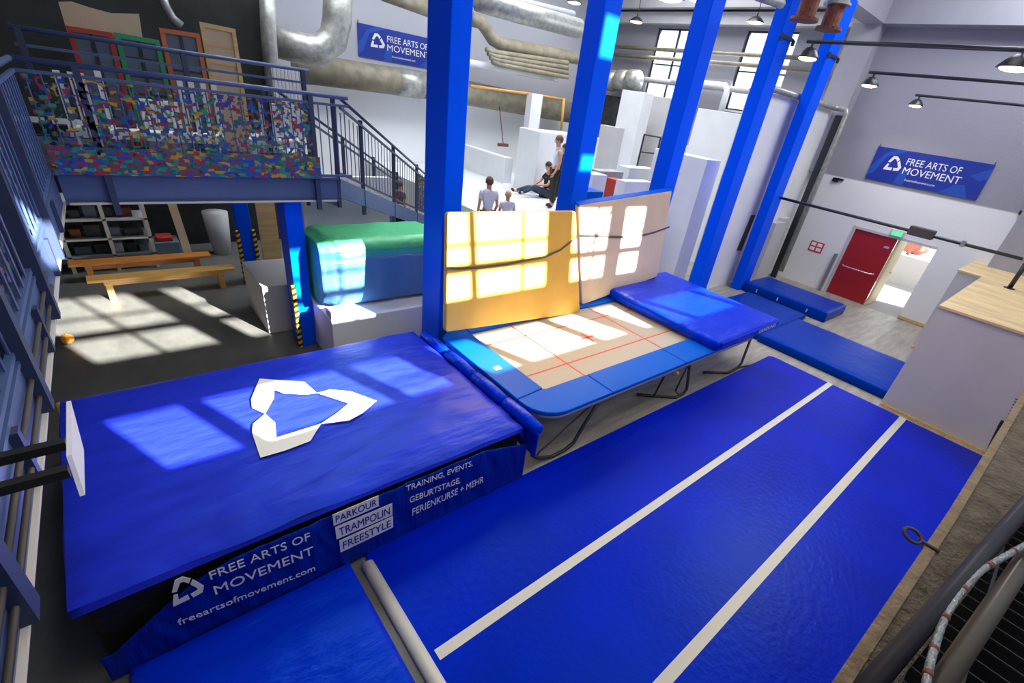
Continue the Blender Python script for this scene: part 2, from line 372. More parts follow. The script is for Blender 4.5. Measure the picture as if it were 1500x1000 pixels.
def blob(cx, cy, cz, r, seed):
    return grid_mesh(lambda u, v: ((lambda a, t, k: (cx + r * k * cos(t) * cos(a), cy + 1.25 * r * k * cos(t) * sin(a), cz + r * k * sin(t)))
        (2 * pi * u, pi * (v - .5), 1 + .25 * nz(3 * cos(2 * pi * u), 3 * sin(2 * pi * u), 4 * v + seed))), 28, 16)
shr = tag(blob(23.2, 3.85, 1.45, .42, 0).build('shrub', 'shrub', smooth=True), 'round reddish brown shrub outside the open door', 'shrub')
MB().tube([(23.2, 3.95, 0), (23.2, 3.95, 1.2)], .05, 8).build('trunk', 'rust', shr)
# ================================================================ BLUE COLUMNS
YF = 5.85
cols = [('P1', 3.52, .30, .56), ('P2', 6.0, .38, .36), ('P3', 8.60, .40, .36), ('P4', 11.28, .53, .30), ('P5', 13.83, .57, .28)]
clab = ['padded blue column beside the crash mat, nearest of the tall row', 'blue column between the yellow and the tan standing mats',
        'blue column behind the tan standing mat, third of the tall row', 'blue column behind the glossy landing mat',
        'farthest tall blue column, beside the red door end of the hall']
for (n, x, wd, dp), lb in zip(cols, clab):
    o = MB().box(x, x + wd, YF, YF + dp, 0, 7.15).build('column', 'column_blue', bevel=.02)
    tag(o, lb, 'column', 'tall blue columns')
def small_col(x0, x1, y0, y1, ztop, guards, lb):
    t = thing('column', lb, 'column', ((x0 + x1) / 2, (y0 + y1) / 2, 0), 'short blue posts under the balcony')
    MB().box(x0, x1, y0, y1, .006, ztop).build('shaft', 'column_blue', t, bevel=.01)
    for gx in guards:
        g = MB().box(gx - .03, gx + .03, y0 - .05, y0 + .03, .01, 1.1).build('edge_guard', 'yellow', t, bevel=.015)
        g['label'] = 'yellow edge guard with black stripes'
        s = MB()
        for k in range(11): s.prism([(gx - .033, y0 - .053, .03 + .1 * k), (gx + .033, y0 - .053, .06 + .1 * k), (gx + .033, y0 - .053, .105 + .1 * k), (gx - .033, y0 - .053, .075 + .1 * k)], (0, .09, 0))
        s.build('stripe', 'black', g)
    return t
small_col(1.92, 2.16, 7.55, 7.95, 2.40, (1.90,), 'short blue post at the corner of the balcony, beside the white foam block')
small_col(1.82, 2.06, 10.6, 10.9, 2.40, (1.80, 2.08), 'short blue post deeper under the balcony, behind the end of the benches')
# ================================================================ BIG CRASH MAT
A0, A1, B0, B1, ZM = -.84, 3.12, 3.18, 5.95, .82
cm = thing('crash_mat', 'huge blue crash mat with white three bar emblem and printed front banner', 'crash mat', (1.1, 4.5, 0))
MB().box(A0 + .05, A1 - .03, B0 + .02, B1 - .03, .01, ZM - .05).build('core', 'black_cloth', cm, bevel=.04)
def top_fn(u, v):
    x = A0 + (A1 - A0) * u; y = B0 + (B1 - B0) * v
    e = min(u, 1 - u) * (A1 - A0); f = min(v, 1 - v) * (B1 - B0); m_ = min(e, f)
    z = ZM + .028 * (1 - math.exp(-m_ * 4)) - .03 * math.exp(-m_ * 14)
    wk = math.exp(-((1 - u) * 4) * 1.2) + .7 * math.exp(-(v * 3)) * .8 + .35
    z += .016 * wk * nz(x * 1.2 + y * .6, y * 3.2, 1) + .009 * nz(x * 4, y * 7, 4) * wk
    if u > .985: x += .01 * nz(0, y * 4, 3)
    y += .02 * nz(x * 2.1, 0, 9) * (1 - v)
    return (x, y, z)
cv = grid_mesh(top_fn, 110, 80)
# hem: a strip hanging at the front, right and back edges
def hem_fn(u, v):
    P = [(A0, B1), (A0, B0), (A1, B0), (A1, B1)]
    s = u * 3; i = min(int(s), 2); t = s - i; x = P[i][0] * (1 - t) + P[i + 1][0] * t; y = P[i][1] * (1 - t) + P[i + 1][1] * t
    drop = (.05, .035 + .03 * (1 - t) ** 3, .34)[i]
    if i == 2: drop = .06 + .16 * (1 - t)
    out = .018 * v
    x += (-out, 0, out)[i]; y += (0, -out, 0)[i]
    return (x + .012 * nz(x * 3, y * 3, 5) * v, y, ZM - .03 - drop * v)
cover = cv.build('cover', 'mat_blue', cm, smooth=True)
grid_mesh(hem_fn, 150, 4).build('hem', 'mat_blue', cm, smooth=True)
# front banner, hanging lower at its left end
def ban_top(x):
    pts = [(-.95, .30), (-.72, .30), (-.55, .42), (-.35, .56), (-.1, .69), (.1, .745), (2.45, .775), (2.75, .71), (3.13, .60)]
    for (a, b), (c, d) in zip(pts, pts[1:]):
        if a <= x <= c: return b + (d - b) * (x - a) / (c - a)
    return .6
def ban_fn(u, v):
    x = -.80 + 3.93 * u; zt = ban_top(x); z = .03 + (zt - .03) * v
    fold = .034 * nz(x * 3.4 + z * 1.3, z * 1.2, 2) + .022 * nz(x * 11 + z * 3, z * 2, 7)
    return (x, B0 - .095 + (abs(fold) * 1.5) * (.35 + .65 * sin(pi * v)) - .01 * (1 - v), z)
bn = grid_mesh(ban_fn, 160, 16).build('banner', 'banner_blue', cm, smooth=True)
sdm = bn.modifiers.new('s', 'SOLIDIFY'); sdm.thickness = .006
YT = 3.066
def q(px, py): return at(px, py, 'y', YT)
def btxt(name, s, x0, y0, x1, y1, hx, hy, m='shirt_white', bold=.012):
    a, b, c = q(x0, y0), q(x1, y1), q(hx, hy); return text_mesh(name, s, a, b - a, Vector((0, 0, (c - a).z)), m, bn, .0, bold=bold)
btxt('lettering', 'FREE ARTS OF', 309, 849, 455, 790, 307, 837, 'paper', .002)
btxt('lettering', 'MOVEMENT', 316, 871, 460, 811, 314, 858, 'paper', .004)
btxt('lettering', 'freeartsofmovement.com', 262, 916, 462, 835, 260, 907, 'paper', 0)
a = q(254, 888); b_ = q(304, 872); tri_logo('logo', a, Vector((b_.x - a.x, 0, 0)), (0, 0, .27), 'paper', bn, 0)
for s, (x0, y0, x1, y1, hx, hy) in (('PARKOUR', (489, 770, 555, 741, 485, 755)), ('TRAMPOLIN', (493, 790, 575, 754, 489, 773)), ('FREESTYLE', (499, 809, 576, 772, 495, 793))):
    a, b_, c = q(x0, y0), q(x1, y1), q(hx, hy); hgt = (c - a).z
    U = Vector((b_.x - a.x, 0, b_.z - a.z)); V = Vector((0, 0, hgt))
    lbp = MB().prism([a, a + U, a + U + V, a + V], (0, .004, 0)).build('label_strip', 'paper', bn)
    text_mesh('lettering', s, a + U * .05 + V * .2, U * .9, V * .62, 'banner_blue', bn, .004)
btxt('lettering', 'TRAINING, EVENTS,', 595, 721, 692, 683, 594, 712, 'paper', .01)
btxt('lettering', 'GEBURTSTAGE,', 600, 738, 674, 708, 598, 729, 'paper', .01)
btxt('lettering', 'FERIENKURSE + MEHR', 604, 755, 708, 706, 602, 746, 'paper', .01)
# white emblem on the top
def r2(x, y): return at(370 + x / 3.947, 500 + y / 3.947, 'z', ZM + .045)
lg = MB()
for P in ([(40, 215), (170, 225), (300, 235), (372, 298), (310, 306), (180, 300), (125, 280), (122, 330), (72, 418), (-2, 384), (-8, 335)],
          [(372, 298), (450, 278), (570, 290), (716, 343), (640, 410), (560, 458), (395, 476), (480, 420), (556, 358)],
          [(72, 418), (2, 478), (-2, 530), (45, 672), (190, 630), (335, 575), (395, 476), (137, 556), (130, 470)]):
    lg.prism([r2(*p) for p in P], (0, 0, .003))
e_ = lg.build('emblem', 'cover_white', cm); e_['label'] = 'white three bar triangle emblem'
# ================================================================ FLOOR MATS AND TUMBLING TRACK
def softmat(name, x0, x1, y0, y1, z0, z1, m, label, cat, bev=.04, handles=(), group=None, seams=True):
    t = thing(name, label, cat, ((x0 + x1) / 2, (y0 + y1) / 2, z0), group)
    nx, ny = 60, 40
    def f(u, v):
        x = x0 + (x1 - x0) * u; y = y0 + (y1 - y0) * v; m_ = min(min(u, 1 - u) * (x1 - x0), min(v, 1 - v) * (y1 - y0))
        return (x, y, z1 - .03 * math.exp(-m_ * 22) + .006 * nz(x * 1.5, y * 3, z1) + .004 * nz(x * 6, y * 5, 3))
    g = grid_mesh(f, nx, ny); n0 = len(g.v)
    ring = [i for i in range(nx + 1)] + [(j) * (nx + 1) + nx for j in range(1, ny + 1)] + [ny * (nx + 1) + i for i in range(nx - 1, -1, -1)] + [j * (nx + 1) for j in range(ny - 1, 0, -1)]
    R_ = len(ring); cx, cy = (x0 + x1) / 2, (y0 + y1) / 2
    lev = [(z1 - .05, .012), ((z0 + z1) / 2, .016), (z0 + .02, .008), (z0, -.01)]
    prev = ring
    for z, o_ in lev:
        cur = []
        for i in ring:
            x, y, _ = g.v[i]; dx = (x >= x1 - 1e-6) - (x <= x0 + 1e-6); dy = (y >= y1 - 1e-6) - (y <= y0 + 1e-6)
            g.v.append((x + dx * o_, y + dy * o_, z)); cur.append(len(g.v) - 1)
        for k in range(R_): g.f.append((prev[k], prev[(k + 1) % R_], cur[(k + 1) % R_], cur[k]))
        prev = cur
    g.f.append(tuple(prev))
    g.build('cover', m, t, smooth=True)
    for (hx, hy, ax) in handles:
        h = MB()
        zc = (z0 + z1) / 2
        if ax == 'y': h.box(hx - .006, hx + .0, hy - .04, hy - .01, zc - .07, zc + .07).box(hx - .02, hx - .006, hy - .04, hy - .01, zc - .05, zc + .05)
        else: h.box(hx - .04, hx - .01, hy - .02, hy, zc - .07, zc + .07)
        h.build('handle', 'cream_edge', t)
    return t
softmat('gym_mat', -.68, .94, .2, 3.05, .006, .12, 'landing_blue', 'low blue gym mat in front of the printed banner', 'mat')
softmat('gym_mat', 10.75, 12.88, .98, 3.68, 0, .22, 'floor_mat_blue', 'long blue mat across the end of the tumbling track', 'mat')
softmat('gym_mat', 10.80, 13.6, 3.74, 5.45, 0, .18, 'floor_mat_blue', 'dull blue floor mat partly under the glossy landing mat', 'mat')
softmat('gym_mat', 13.98, 15.45, 3.36, 5.78, 0, .31, 'floor_mat_blue', 'far thick blue mat lying in front of the red door', 'mat', handles=((13.98, 5.4, 'y'), (13.98, 4.75, 'y'), (13.98, 3.9, 'y')))
# track
tr = thing('tumbling_track', 'long glossy blue tumbling track with two white lines', 'tumbling track', (5.7, 1, 0))
def rrect(x0, x1, y0, y1, r, n=6):
    P = []
    for cx, cy, a0 in ((x1 - r, y1 - r, 0), (x0 + r, y1 - r, pi / 2), (x0 + r, y0 + r, pi), (x1 - r, y0 + r, 1.5 * pi)):
        P += [(cx + r * cos(a0 + pi / 2 * k / n), cy + r * sin(a0 + pi / 2 * k / n)) for k in range(n + 1)]
    return P
MB().prism([(x, y, .0) for x, y in rrect(1.10, 10.2, -.85, 3.12, .12)], (0, 0, .06)).build('surface', 'track_blue', tr, bevel=.02, seg=3)
ty1, ty2 = 1.82, .50
MB().box(1.2, 10.19, ty1 - .05, ty1 + .05, .058, .063).build('white_line', 'track_white', tr)
MB().box(1.2, 10.19, ty2 - .055, ty2 + .055, .058, .063).build('white_line', 'track_white', tr)
MB().tube([(1.10, -.83, .02), (1.10, 2.98, .02)], .066, 14).build('end_border', 'track_white', tr, smooth=True)
# ================================================================ TRAMPOLINE
ZT = .85
tp = thing('trampoline', 'large trampoline with pale bed, red markings and bright blue frame pads', 'trampoline', (6.1, 4.4, 0))
X0, X1, Y0, Y1 = 3.33, 9.05, 3.08, 5.72
bx0, bx1, by0, by1 = 3.80, 8.4, 3.60, 5.42
MB().box(bx0 - .05, bx1 + .05, by0 - .05, by1 + .05, ZT - .03, ZT - .015).build('bed', 'tramp_bed', tp)
rl = MB()
for y in (4.02, 5.0): rl.box(bx0, bx1, y - .012, y + .012, ZT - .016, ZT - .012)
for x in (4.62, 6.52, 7.4): rl.box(x - .012, x + .012, by0, by1, ZT - .016, ZT - .012)
rl.box(5.55, 5.59, 4.36, 4.66, ZT - .016, ZT - .012); rl.box(5.42, 5.72, 4.49, 4.53, ZT - .016, ZT - .012)
o = rl.build('marking', 'red_line', tp); o['label'] = 'thin red lines'
# pads: ring cut in segments
out = rrect(X0, X1, Y0, Y1, .42, 8)
def pad(name, P):
    return MB().prism([(x, y, ZT - .02) for x, y in P], (0, 0, .055)).build(name, 'pad_blue', tp, bevel=.018)
corner = [(X0 + .42 - .42 * sin(a), Y0 + .42 - .42 * cos(a)) for a in [pi / 2 * k / 8 for k in range(9)]]
pad('frame_pad', [(4.60, Y0)] + corner + [(X0, Y0 + .5), (bx0, by0 + .02), (bx0 + .02, by0), (4.60, by0)])
pad('frame_pad', [(4.61, Y0), (6.40, Y0), (6.40, by0), (4.61, by0)])
pad('frame_pad', [(6.41, Y0), (8.0, Y0), (8.0, by0), (6.41, by0)])
pad('frame_pad', [(8.01, Y0), (X1 - .3, Y0), (X1, Y0 + .3), (X1, Y1), (bx1, Y1), (bx1, by0), (8.01, by0)])
pad('frame_pad', [(X0, Y0 + .51), (bx0, by0 + .03), (bx0, Y1 - .3), (bx0, Y1), (X0 + .3, Y1), (X0, Y1 - .3)])
pad('frame_pad', [(bx0 + .01, by1), (bx1 - .01, by1), (bx1 - .01, Y1), (bx0 + .01, Y1)])
lb = MB().box(3.50, 3.60, 4.28, 4.36, ZT + .036, ZT + .039).build('care_label', 'paper', tp)
fr = MB(); ins = .05
fp = [(x, y, ZT - .07) for x, y in rrect(X0 + ins, X1 - ins, Y0 + ins, Y1 - ins, .38, 6)]
fr.tube(fp + [fp[0]], .028, 8); fr.build('frame', 'steel_grey', tp, smooth=True)
for i, (xa, dx) in enumerate(((4.15, -1), (6.55, -.35), (8.3, .5))):
    for y, sgn in ((Y0 + .12, 1), (Y1 - .12, -1)):
        lg_ = MB(); yb = y + .12 * sgn
        if i == 0:
            P = [(4.55, y, ZT - .09), (4.3, y, .38), (4.15, y, .10), (4.0, y, .04), (3.75, y, .03), (3.5, y, .12), (3.36, y, .24)]
            lg_.tube(P, .027, 8); lg_.tube([(4.5, y + .02, ZT - .12), (3.62, y + .02, .26), (3.5, y + .02, .2), (3.47, y + .02, .13)], .012, 6)
        elif i == 1:
            lg_.tube([(6.75, y, ZT - .08), (7.0, y, .12), (6.95, y, .04), (6.7, y, .03), (6.35, y + .25 * sgn, .03), (6.1, y + .4 * sgn, .05)], .026, 8)
            lg_.tube([(6.75, y, ZT - .1), (6.6, y, .2), (6.8, y, .05)], .015, 6); lg_.tube([(6.1, y, ZT - .1), (6.3, y + .2 * sgn, .05)], .018, 6)
        else:
            lg_.tube([(8.95, y, ZT - .08), (9.0, y, .12), (8.9, y, .04), (8.5, y, .03), (8.0, y + .25 * sgn, .05)], .026, 8)
            lg_.tube([(8.4, y, .05), (9.0, y, .03), (9.4, y - .1 * sgn, .03)], .018, 6)
        lg_.build('leg', 'steel_dark', tp, smooth=True)
MB().tube([(5.5, Y0 + .06, ZT - .11), (6.35, Y0 + .06, ZT - .11)], .02, 6).build('crossbar', 'chrome', tp)
tag(MB().ell((6.28, Y0 + .03, ZT - .15), (.035, .03, .035), 10, 6).build('foam_ball', 'orange_plastic', smooth=True), 'small orange ball stuck below the trampoline edge', 'ball')
# padded bolster between crash mat and trampoline
bl = MB()
for k in range(4):
    ya = 3.0 + k * .70; pts = [(3.21 + .012 * sin(3 * t_), ya + t_ * .69, ZM + .0 - .01 * k) for t_ in (0, .05, .5, .95, 1)]
    bl.tube(pts, [.05, .085, .09, .085, .05], 10)
tag(bl.build('bolster', 'landing_blue', smooth=True), 'glossy blue padding roll between crash mat and trampoline', 'padding')
fl = MB().prism([(3.17, 2.98, .46), (3.17, 3.5, .46), (3.17, 3.5, .80), (3.17, 2.98, .80)], (.03, 0, 0)).build('gap_pad', 'landing_blue', bevel=.01)
tag(fl, 'small blue flap pad hanging at the front corner of the trampoline', 'padding')
# landing mat on the trampoline end
lm = softmat('landing_mat', 7.25, 9.6, 3.06, 5.9, .90, 1.08, 'landing_blue', 'glossy blue landing mat lying on the far end of the trampoline', 'landing mat')
MB().box(7.35, 9.5, 3.02, 3.05, .93, 1.04).build('side_flap', 'landing_blue', lm, bevel=.01)
text_mesh('lettering', 'LANDUNG', (8.7, 3.015, .95), (.7, 0, 0), (0, 0, .08), 'paper', lm, 0.003)
# ================================================================ STANDING PANELS
def panel(name, P, th, m, label):
    t = thing(name, label, 'mat', tuple(P[0]))
    n = (P[1] - P[0]).cross(P[3] - P[0]).normalized()
    if n.y > 0: n = -n
    cen = sum(P, Vector()) / 4; r = .06; Q = []
    for i in range(4):
        a, b, c = P[i - 1], P[i], P[(i + 1) % 4]; u = (a - b).normalized(); v = (c - b).normalized()
        for k in range(5):
            tt = k / 4; Q.append(b + u * r * (1 - tt) ** 2 + v * r * tt ** 2)
    MB().prism(Q, -n * th).build('cover', m, t, bevel=.02)
    return t, n
py_ = 5.46
PL = [at(653, 487, 'y', py_ - .12), at(850, 458, 'y', py_ - .12), at(844, 309, 'y', py_ + .1), at(656, 311, 'y', py_ + .1)]
pt, pn = panel('standing_mat', PL, .10, 'yellow_foam', 'yellow ochre mat standing upright behind the trampoline')
PR = [at(853, 447, 'y', 5.50), at(963, 405, 'y', 5.62), at(985, 279, 'y', 5.74), at(848, 300, 'y', 5.62)]
pt2, pn2 = panel('standing_mat', PR, .10, 'tan_foam', 'pale tan mat standing upright beside the ochre one, blue at its top edge')
MB().prism([PR[3] + Vector((0, .005, .0)), PR[2] + Vector((0, .005, 0)), PR[2] + Vector((0, .1, .035)), PR[3] + Vector((0, .1, .035))], (0, 0, -.03)).build('top_edge', 'pad_blue', pt2)
def plane_at(px, py, P, lift):
    n = (P[1] - P[0]).cross(P[3] - P[0]).normalized(); n = -n if n.y > 0 else n
    c = Vector((0, 0, H)); d = CM @ Vector((px - CX, CY - py, -F)); return c + d * ((P[0] - c).dot(n) / d.dot(n)) + n * lift
s1 = [plane_at(x, y, PL, .012) for x, y in ((653, 392), (675, 393), (705, 391), (740, 387), (770, 381), (797, 376), (820, 366), (845, 346))]
s2 = [plane_at(x, y, PR, .012) for x, y in ((849, 345), (880, 346), (910, 347), (935, 346), (958, 340), (980, 332))]
st = MB()
for s in (s1, s2):
    for a, b in zip(s, s[1:]): st.obox(a, b, .006, .035)
tag(st.build('strap', 'strap'), 'dark lashing strap slung across both standing mats', 'strap')
tag(MB().box(3.9, 4.0, 5.9, 5.95, .006, 2.6).build('back_board', 'teal_tarp'), 'narrow teal board edge behind the ochre mat', 'board')
# ================================================================ FOAM BLOCKS BEHIND COLUMN 1
tag(MB().box(2.17, 4.6, 6.72, 7.98, .006, .80).build('foam_block', 'white_paint', bevel=.02), 'big white block under the green and teal bundle', 'block')
tag(MB().box(2.18, 2.50, 6.74, 6.98, .80, .93).build('foam_block', 'grey_white', bevel=.02), 'small pale grey block on the front corner of the white block', 'block')
o = MB().box(1.60, 2.36, 8.2, 9.5, .006, .86).build('white_box', 'grey_white', bevel=.01); tag(o, 'white box with a hand hole, beside the balcony post', 'box')
gb = thing('tarp_bundle', 'bulky mattress wrapped in green, teal and blue tarpaulin', 'mattress bundle', (3.1, 7.6, .8))
def bund(u, v):   # cross-section sweep around X
    x = 2.20 + 2.18 * u; a = 2 * pi * v
    k = .86 + .14 * min(1, sin(pi * min(max(u, .02), .98)) * 4)
    cy, cz = 7.58, 1.36; ry, rz = .58 * k, .545 * k
    c, s = cos(a), sin(a); p = .35
    y = cy + ry * (abs(c) ** p) * (1 if c > 0 else -1); z = cz + rz * (abs(s) ** p) * (1 if s > 0 else -1)
    return (x + .02 * nz(y * 3, z * 3, 1), y + .03 * nz(x * 3, z * 4, 5), z + .02 * nz(x * 3, y * 3, 8) * (s > -.5))
def part(v0, v1, name, m):
    g = grid_mesh(lambda u, v: bund(u, v0 + (v1 - v0) * v), 50, 24).build(name, m, gb, smooth=True)
    sdm = g.modifiers.new('s', 'SOLIDIFY'); sdm.thickness = .02
part(.07, .445, 'green_top', 'green_tarp'); part(.445, .475, 'teal_band', 'teal_tarp'); part(.475, .80, 'blue_front', 'blue_tarp')
grid_mesh(lambda u, v: bund(u, .8 + .27 * v), 30, 16).build('blue_back', 'blue_tarp', gb, smooth=True)
for u, nm in ((0, 'end_cap'), (1, 'end_cap')):
    c = MB(); ring = [bund(u, k / 48) for k in range(48)]; c.add(ring, [tuple(range(48))]); c.build(nm, 'green_tarp' if u == 0 else 'blue_tarp', gb)
# ================================================================ RIGHT BOXES AND SCAFFOLD
bxt = thing('platform_box', 'large white parkour box with a plywood top, nearest to the track', 'platform', (12.7, 0, 0))
MB().box(10.46, 14.8, -1.3, .95, 0.0, 2.06).build('body', 'grey_white', bxt)
MB().box(10.42, 14.8, -1.3, .97, 2.06, 2.1).build('top_board', 'plywood', bxt)
MB().box(10.42, 10.46, -1.3, .95, 0.0, .05).build('base_trim', 'light_wood', bxt)
bx2 = thing('platform_box', 'second white box with a plywood top, behind the first and against the end wall', 'platform', (16, .5, 0))
MB().box(14.82, 17.18, -1.3, 1.42, 0, 2.06).build('body', 'grey_white', bx2)
MB().box(14.8, 17.18, -1.3, 1.44, 2.06, 2.1).build('top_board', 'plywood', bx2)
MB().box(14.77, 14.82, .97, 1.42, 0, .06).build('base_trim', 'light_wood', bx2)
tag(MB().box(15.2, 15.9, -.9, .15, 2.1, 2.2).build('foam_pad', 'floor_mat_blue', bevel=.02), 'dark blue pad lying on the plywood platform', 'pad')
sf = thing('scaffold_rail', 'dark steel pipe rail running from the far column over the boxes', 'railing', (14.2, .41, 2.1))
MB().tube([(14.2, 5.83, 2.72), (14.2, -1.3, 2.72)], .035, 10).build('rail', 'steel_dark', sf, smooth=True)
MB().tube([(14.2, .41, 2.1), (14.2, .41, 2.72)], .045, 10).build('post', 'steel_dark', sf, smooth=True)
MB().tube([(14.2, .41, 2.1), (14.2, .41, 2.115)], .10, 12).build('foot', 'steel_dark', sf)
MB().box(14.08, 14.32, 2.12, 2.62, 2.64, 2.84).build('junction_box', 'strap', sf, bevel=.01)
for y in (1.55, .46): MB().box(14.14, 14.26, y - .04, y + .04, 2.66, 2.79).build('clamp', 'galvanised', sf)
# ================================================================ SIGNS ON END WALL
def banner(name, P, label, wall):
    """P: bottom-left, bottom-right, top-left"""
    t = thing(name, label, 'banner', tuple(P[0])); a, b, c = P; U = b - a; V = c - a; n = U.cross(V).normalized()
    def pt(u, v, o=0): return a + U * u + V * v + n * o
    MB().prism([pt(0, 0), pt(1, 0), pt(1, 1), pt(0, 1)], n * .015).build('sheet', 'banner_dark', t)
    pm = None
    for poly in ([(0, .35), (.10, .85), (.2, 1), (.3, 1), (.12, .75), (.05, .2), (0, .1)], [(.27, 0), (.36, 0), (.36, .45), (.3, .5)], [(.68, 0), (.78, .3), (.86, .34), (.92, 0)], [(.86, .62), (1, .9), (1, .6), (.94, .5)]):
        MB().prism([pt(u, v, .016) for u, v in poly], n * .001).build('pattern_shape', 'banner_mid', t)
    tri_logo('logo', pt(.13, .36, .018), U * .155, V * .44, 'paper', t, 0)
    text_mesh('lettering', 'FREE ARTS OF', pt(.31, .60), U * .47, V * .20, 'paper', t, .019)
    text_mesh('lettering', 'MOVEMENT', pt(.31, .33), U * .50, V * .21, 'paper', t, .019, bold=.008)
    text_mesh('lettering', 'freeartsofmovement.com', pt(.36, .14), U * .27, V * .07, 'paper', t, .019, bold=0)
    for u in (0.01, .99): MB().tube([pt(u, .97, .02), pt(u, 1.08, .0)], .01, 6).build('cord', 'steel_dark', t)
    return t
banner('banner', (Vector((XE - .02, 4.86, 3.49)), Vector((XE - .02, 2.13, 3.49)), Vector((XE - .02, 4.88, 4.35))), 'blue club banner with white emblem on the end wall above the red door', 0)
bx = at(525, 82, 'y', 16.48); banner('banner', (Vector((bx.x, 16.48, bx.z)), Vector((bx.x + 2.95, 16.48, bx.z)), Vector((bx.x, 16.48, at(525, 33, 'y', 16.48).z))), 'blue club banner high on the far wall, partly behind the first column', 0)
fs = thing('fire_sign', 'red fire sign with four white symbols on the wall left of the red door', 'sign', (XE, 5.3, 1.26))
MB().box(XE - .012, XE, 5.12, 5.55, 1.09, 1.42).build('plate', 'sign_red', fs)
for y in (5.15, 5.345):
    for z in (1.12, 1.265): MB().box(XE - .016, XE - .012, y + .015, y + .165, z + .015, z + .12).build('symbol', 'paper', fs)
es = thing('exit_sign', 'small lit green exit sign above the red door', 'sign', (XE, 3.5, 2.25))
MB().box(XE - .06, XE, 3.22, 3.58, 2.16, 2.34).build('housing', 'cream_edge', es, bevel=.01)
MB().box(XE - .066, XE - .06, 3.27, 3.53, 2.19, 2.31).build('panel', 'exit_green', es)
MB().prism([(XE - .068, 3.45, 2.21), (XE - .068, 3.40, 2.29), (XE - .068, 3.37, 2.25), (XE - .068, 3.33, 2.22)], (-.003, 0, 0)).build('running_figure', 'paper', es)
tag(MB().box(XE - .06, XE, 5.40, 5.62, 3.28, 3.34).box(XE - .06, XE, 5.54, 5.70, 3.22, 3.34).build('wall_bracket', 'black'), 'short black bracket high on the end wall left of the banner', 'bracket')
tag(MB().tube([(XE - .05, 1.2, 3.42), (XE - .05, -.8, 3.42)], .05, 8).build('wall_pipe', 'black', smooth=True), 'black pipe stub on the end wall at the right edge', 'pipe')
tag(MB().tube([(16.6, 5.88, .31), (16.6, 5.88, 5.0), (16.6, 5.93, 5.09), (16.6, 6.02, 5.12), (16.6, 6.20, 5.12), (16.5, 6.28, 5.12), (12.0, 6.28, 5.12)], .075, 12).build('downpipe', 'galvanised', smooth=True), 'silver pipe running over the white partition and down beside the end wall', 'pipe')
tag(MB().box(16.72, 16.8, 6.02, 6.2, 0, 4.95).build('cable_channel', 'steel_dark'), 'dark cable channel rising beside the silver downpipe', 'cable channel')
tag(MB().box(XE - .14, XE - .02, 4.62, 4.70, 0.02, 1.25).build('door_stop_post', 'steel_grey'), 'slim grey post left of the red door', 'post')
# ================================================================ LAMPS
def lamp(loc, sc=1.0, label='', arm=None, power=28):
    t = thing('hall_lamp', label, 'lamp', loc, 'round hall lamps')
    x, y, z = loc
    MB().tube([(x, y, z + .02), (x, y, z + .035), (x, y, z + .10), (x, y, z + .16)], [.17 * sc, .165 * sc, .12 * sc, .06 * sc], 18).build('shade', 'steel_dark', t, smooth=True)
    MB().ell((x, y, z + .015), (.14 * sc, .14 * sc, .035), 18, 6).build('diffuser', 'lamp_glow', t, smooth=True)
    MB().tube([(x, y, z + .14), (x, y, z + .24)], .02, 8).build('hanger', 'steel_dark', t)
    l = bpy.data.lights.new('lamp_bulb', 'SPOT'); l.energy = power * 2.4; l.spot_size = radians(150); l.spot_blend = .6; l.color = (1, .8, .55); l.shadow_soft_size = .12
    o = bpy.data.objects.new('lamp_bulb', l); COL.objects.link(o); o.parent = t; o.location = (0, 0, -.05)
    return t
ZL = 5.30
for x, lbs in ((1.6, 'lamps outside the picture over the near end of the track'), (5.2, 'lamps outside the picture over the middle of the track'),
               (9.0, 'lamp on the nearest visible cable bar'), (12.13, 'lamp on the middle visible cable bar'), (15.75, 'lamp on the farthest cable bar, before the end wall')):
    vis = x > 8
    if vis:
        tag(MB().tube([(x, 4.2, ZL + .24), (x, -1.4, ZL + .24)], .028, 8).build('cable_bar', 'steel_dark', smooth=True), {9.0: 'nearest dark cable bar carrying two hall lamps', 12.13: 'middle dark cable bar in front of the end wall', 15.75: 'lowest looking dark cable bar, farthest from the camera'}[x], 'cable bar', 'lamp bars')
    for y in (4.1, 1.45):
        if x < 8 or y > 4 or x == 9.0:
            lb = lbs if y > 4 else ('big lamp cut by the right picture edge' if x == 9.0 else lbs + ', window side')
            lamp((x if y > 4 else x - .2, y, ZL), 1.0 if y > 4 else 1.15, lb)
for px, py, lb in ((932, 33, 'small far lamp right of the second column'), (841, 5, 'small far lamp left of the second column, at the top edge'), (1106, 34, 'small far lamp left of the fourth column'), (1020, 1, 'small far lamp at the top edge beside the third column')):
    P = at(px, py, 'z', 6.9); tt = lamp((P.x, P.y, 6.9), 1.5, lb, power=20); MB().tube([(P.x, P.y, 7.1), (P.x, P.y, ZC)], .012, 6).build('cable', 'steel_dark', tt)
# ================================================================ BALCONY
bc = thing('balcony', 'slate blue steel balcony with painted beams on the left', 'balcony', (0, 8.5, 2.4))
MB().box(-2.3, 2.62, 7.5, 10.2, 2.62, 2.68).build('deck', 'dark_stuff', bc)
ib = MB().box(-.33, 2.66, 7.44, 7.50, 2.42, 2.72); ib.box(-.33, 2.66, 7.40, 7.58, 2.40, 2.425); ib.box(-.33, 2.66, 7.38, 7.56, 2.71, 2.735)
ib.build('front_beam', 'slate_paint', bc)
MB().box(-.3, 2.62, 7.385, 7.40, 2.40, 2.425).build('beam_flange', 'cream_edge', bc)
for x in (-1.5, 0, 1.4, 2.5): MB().box(x, x + .08, 7.6, 10.2, 2.45, 2.62).build('joist', 'slate_dark', bc)
MB().box(-2.3, 2.62, 10.15, 10.2, 2.42, 2.7).build('rear_beam', 'slate_dark', bc)
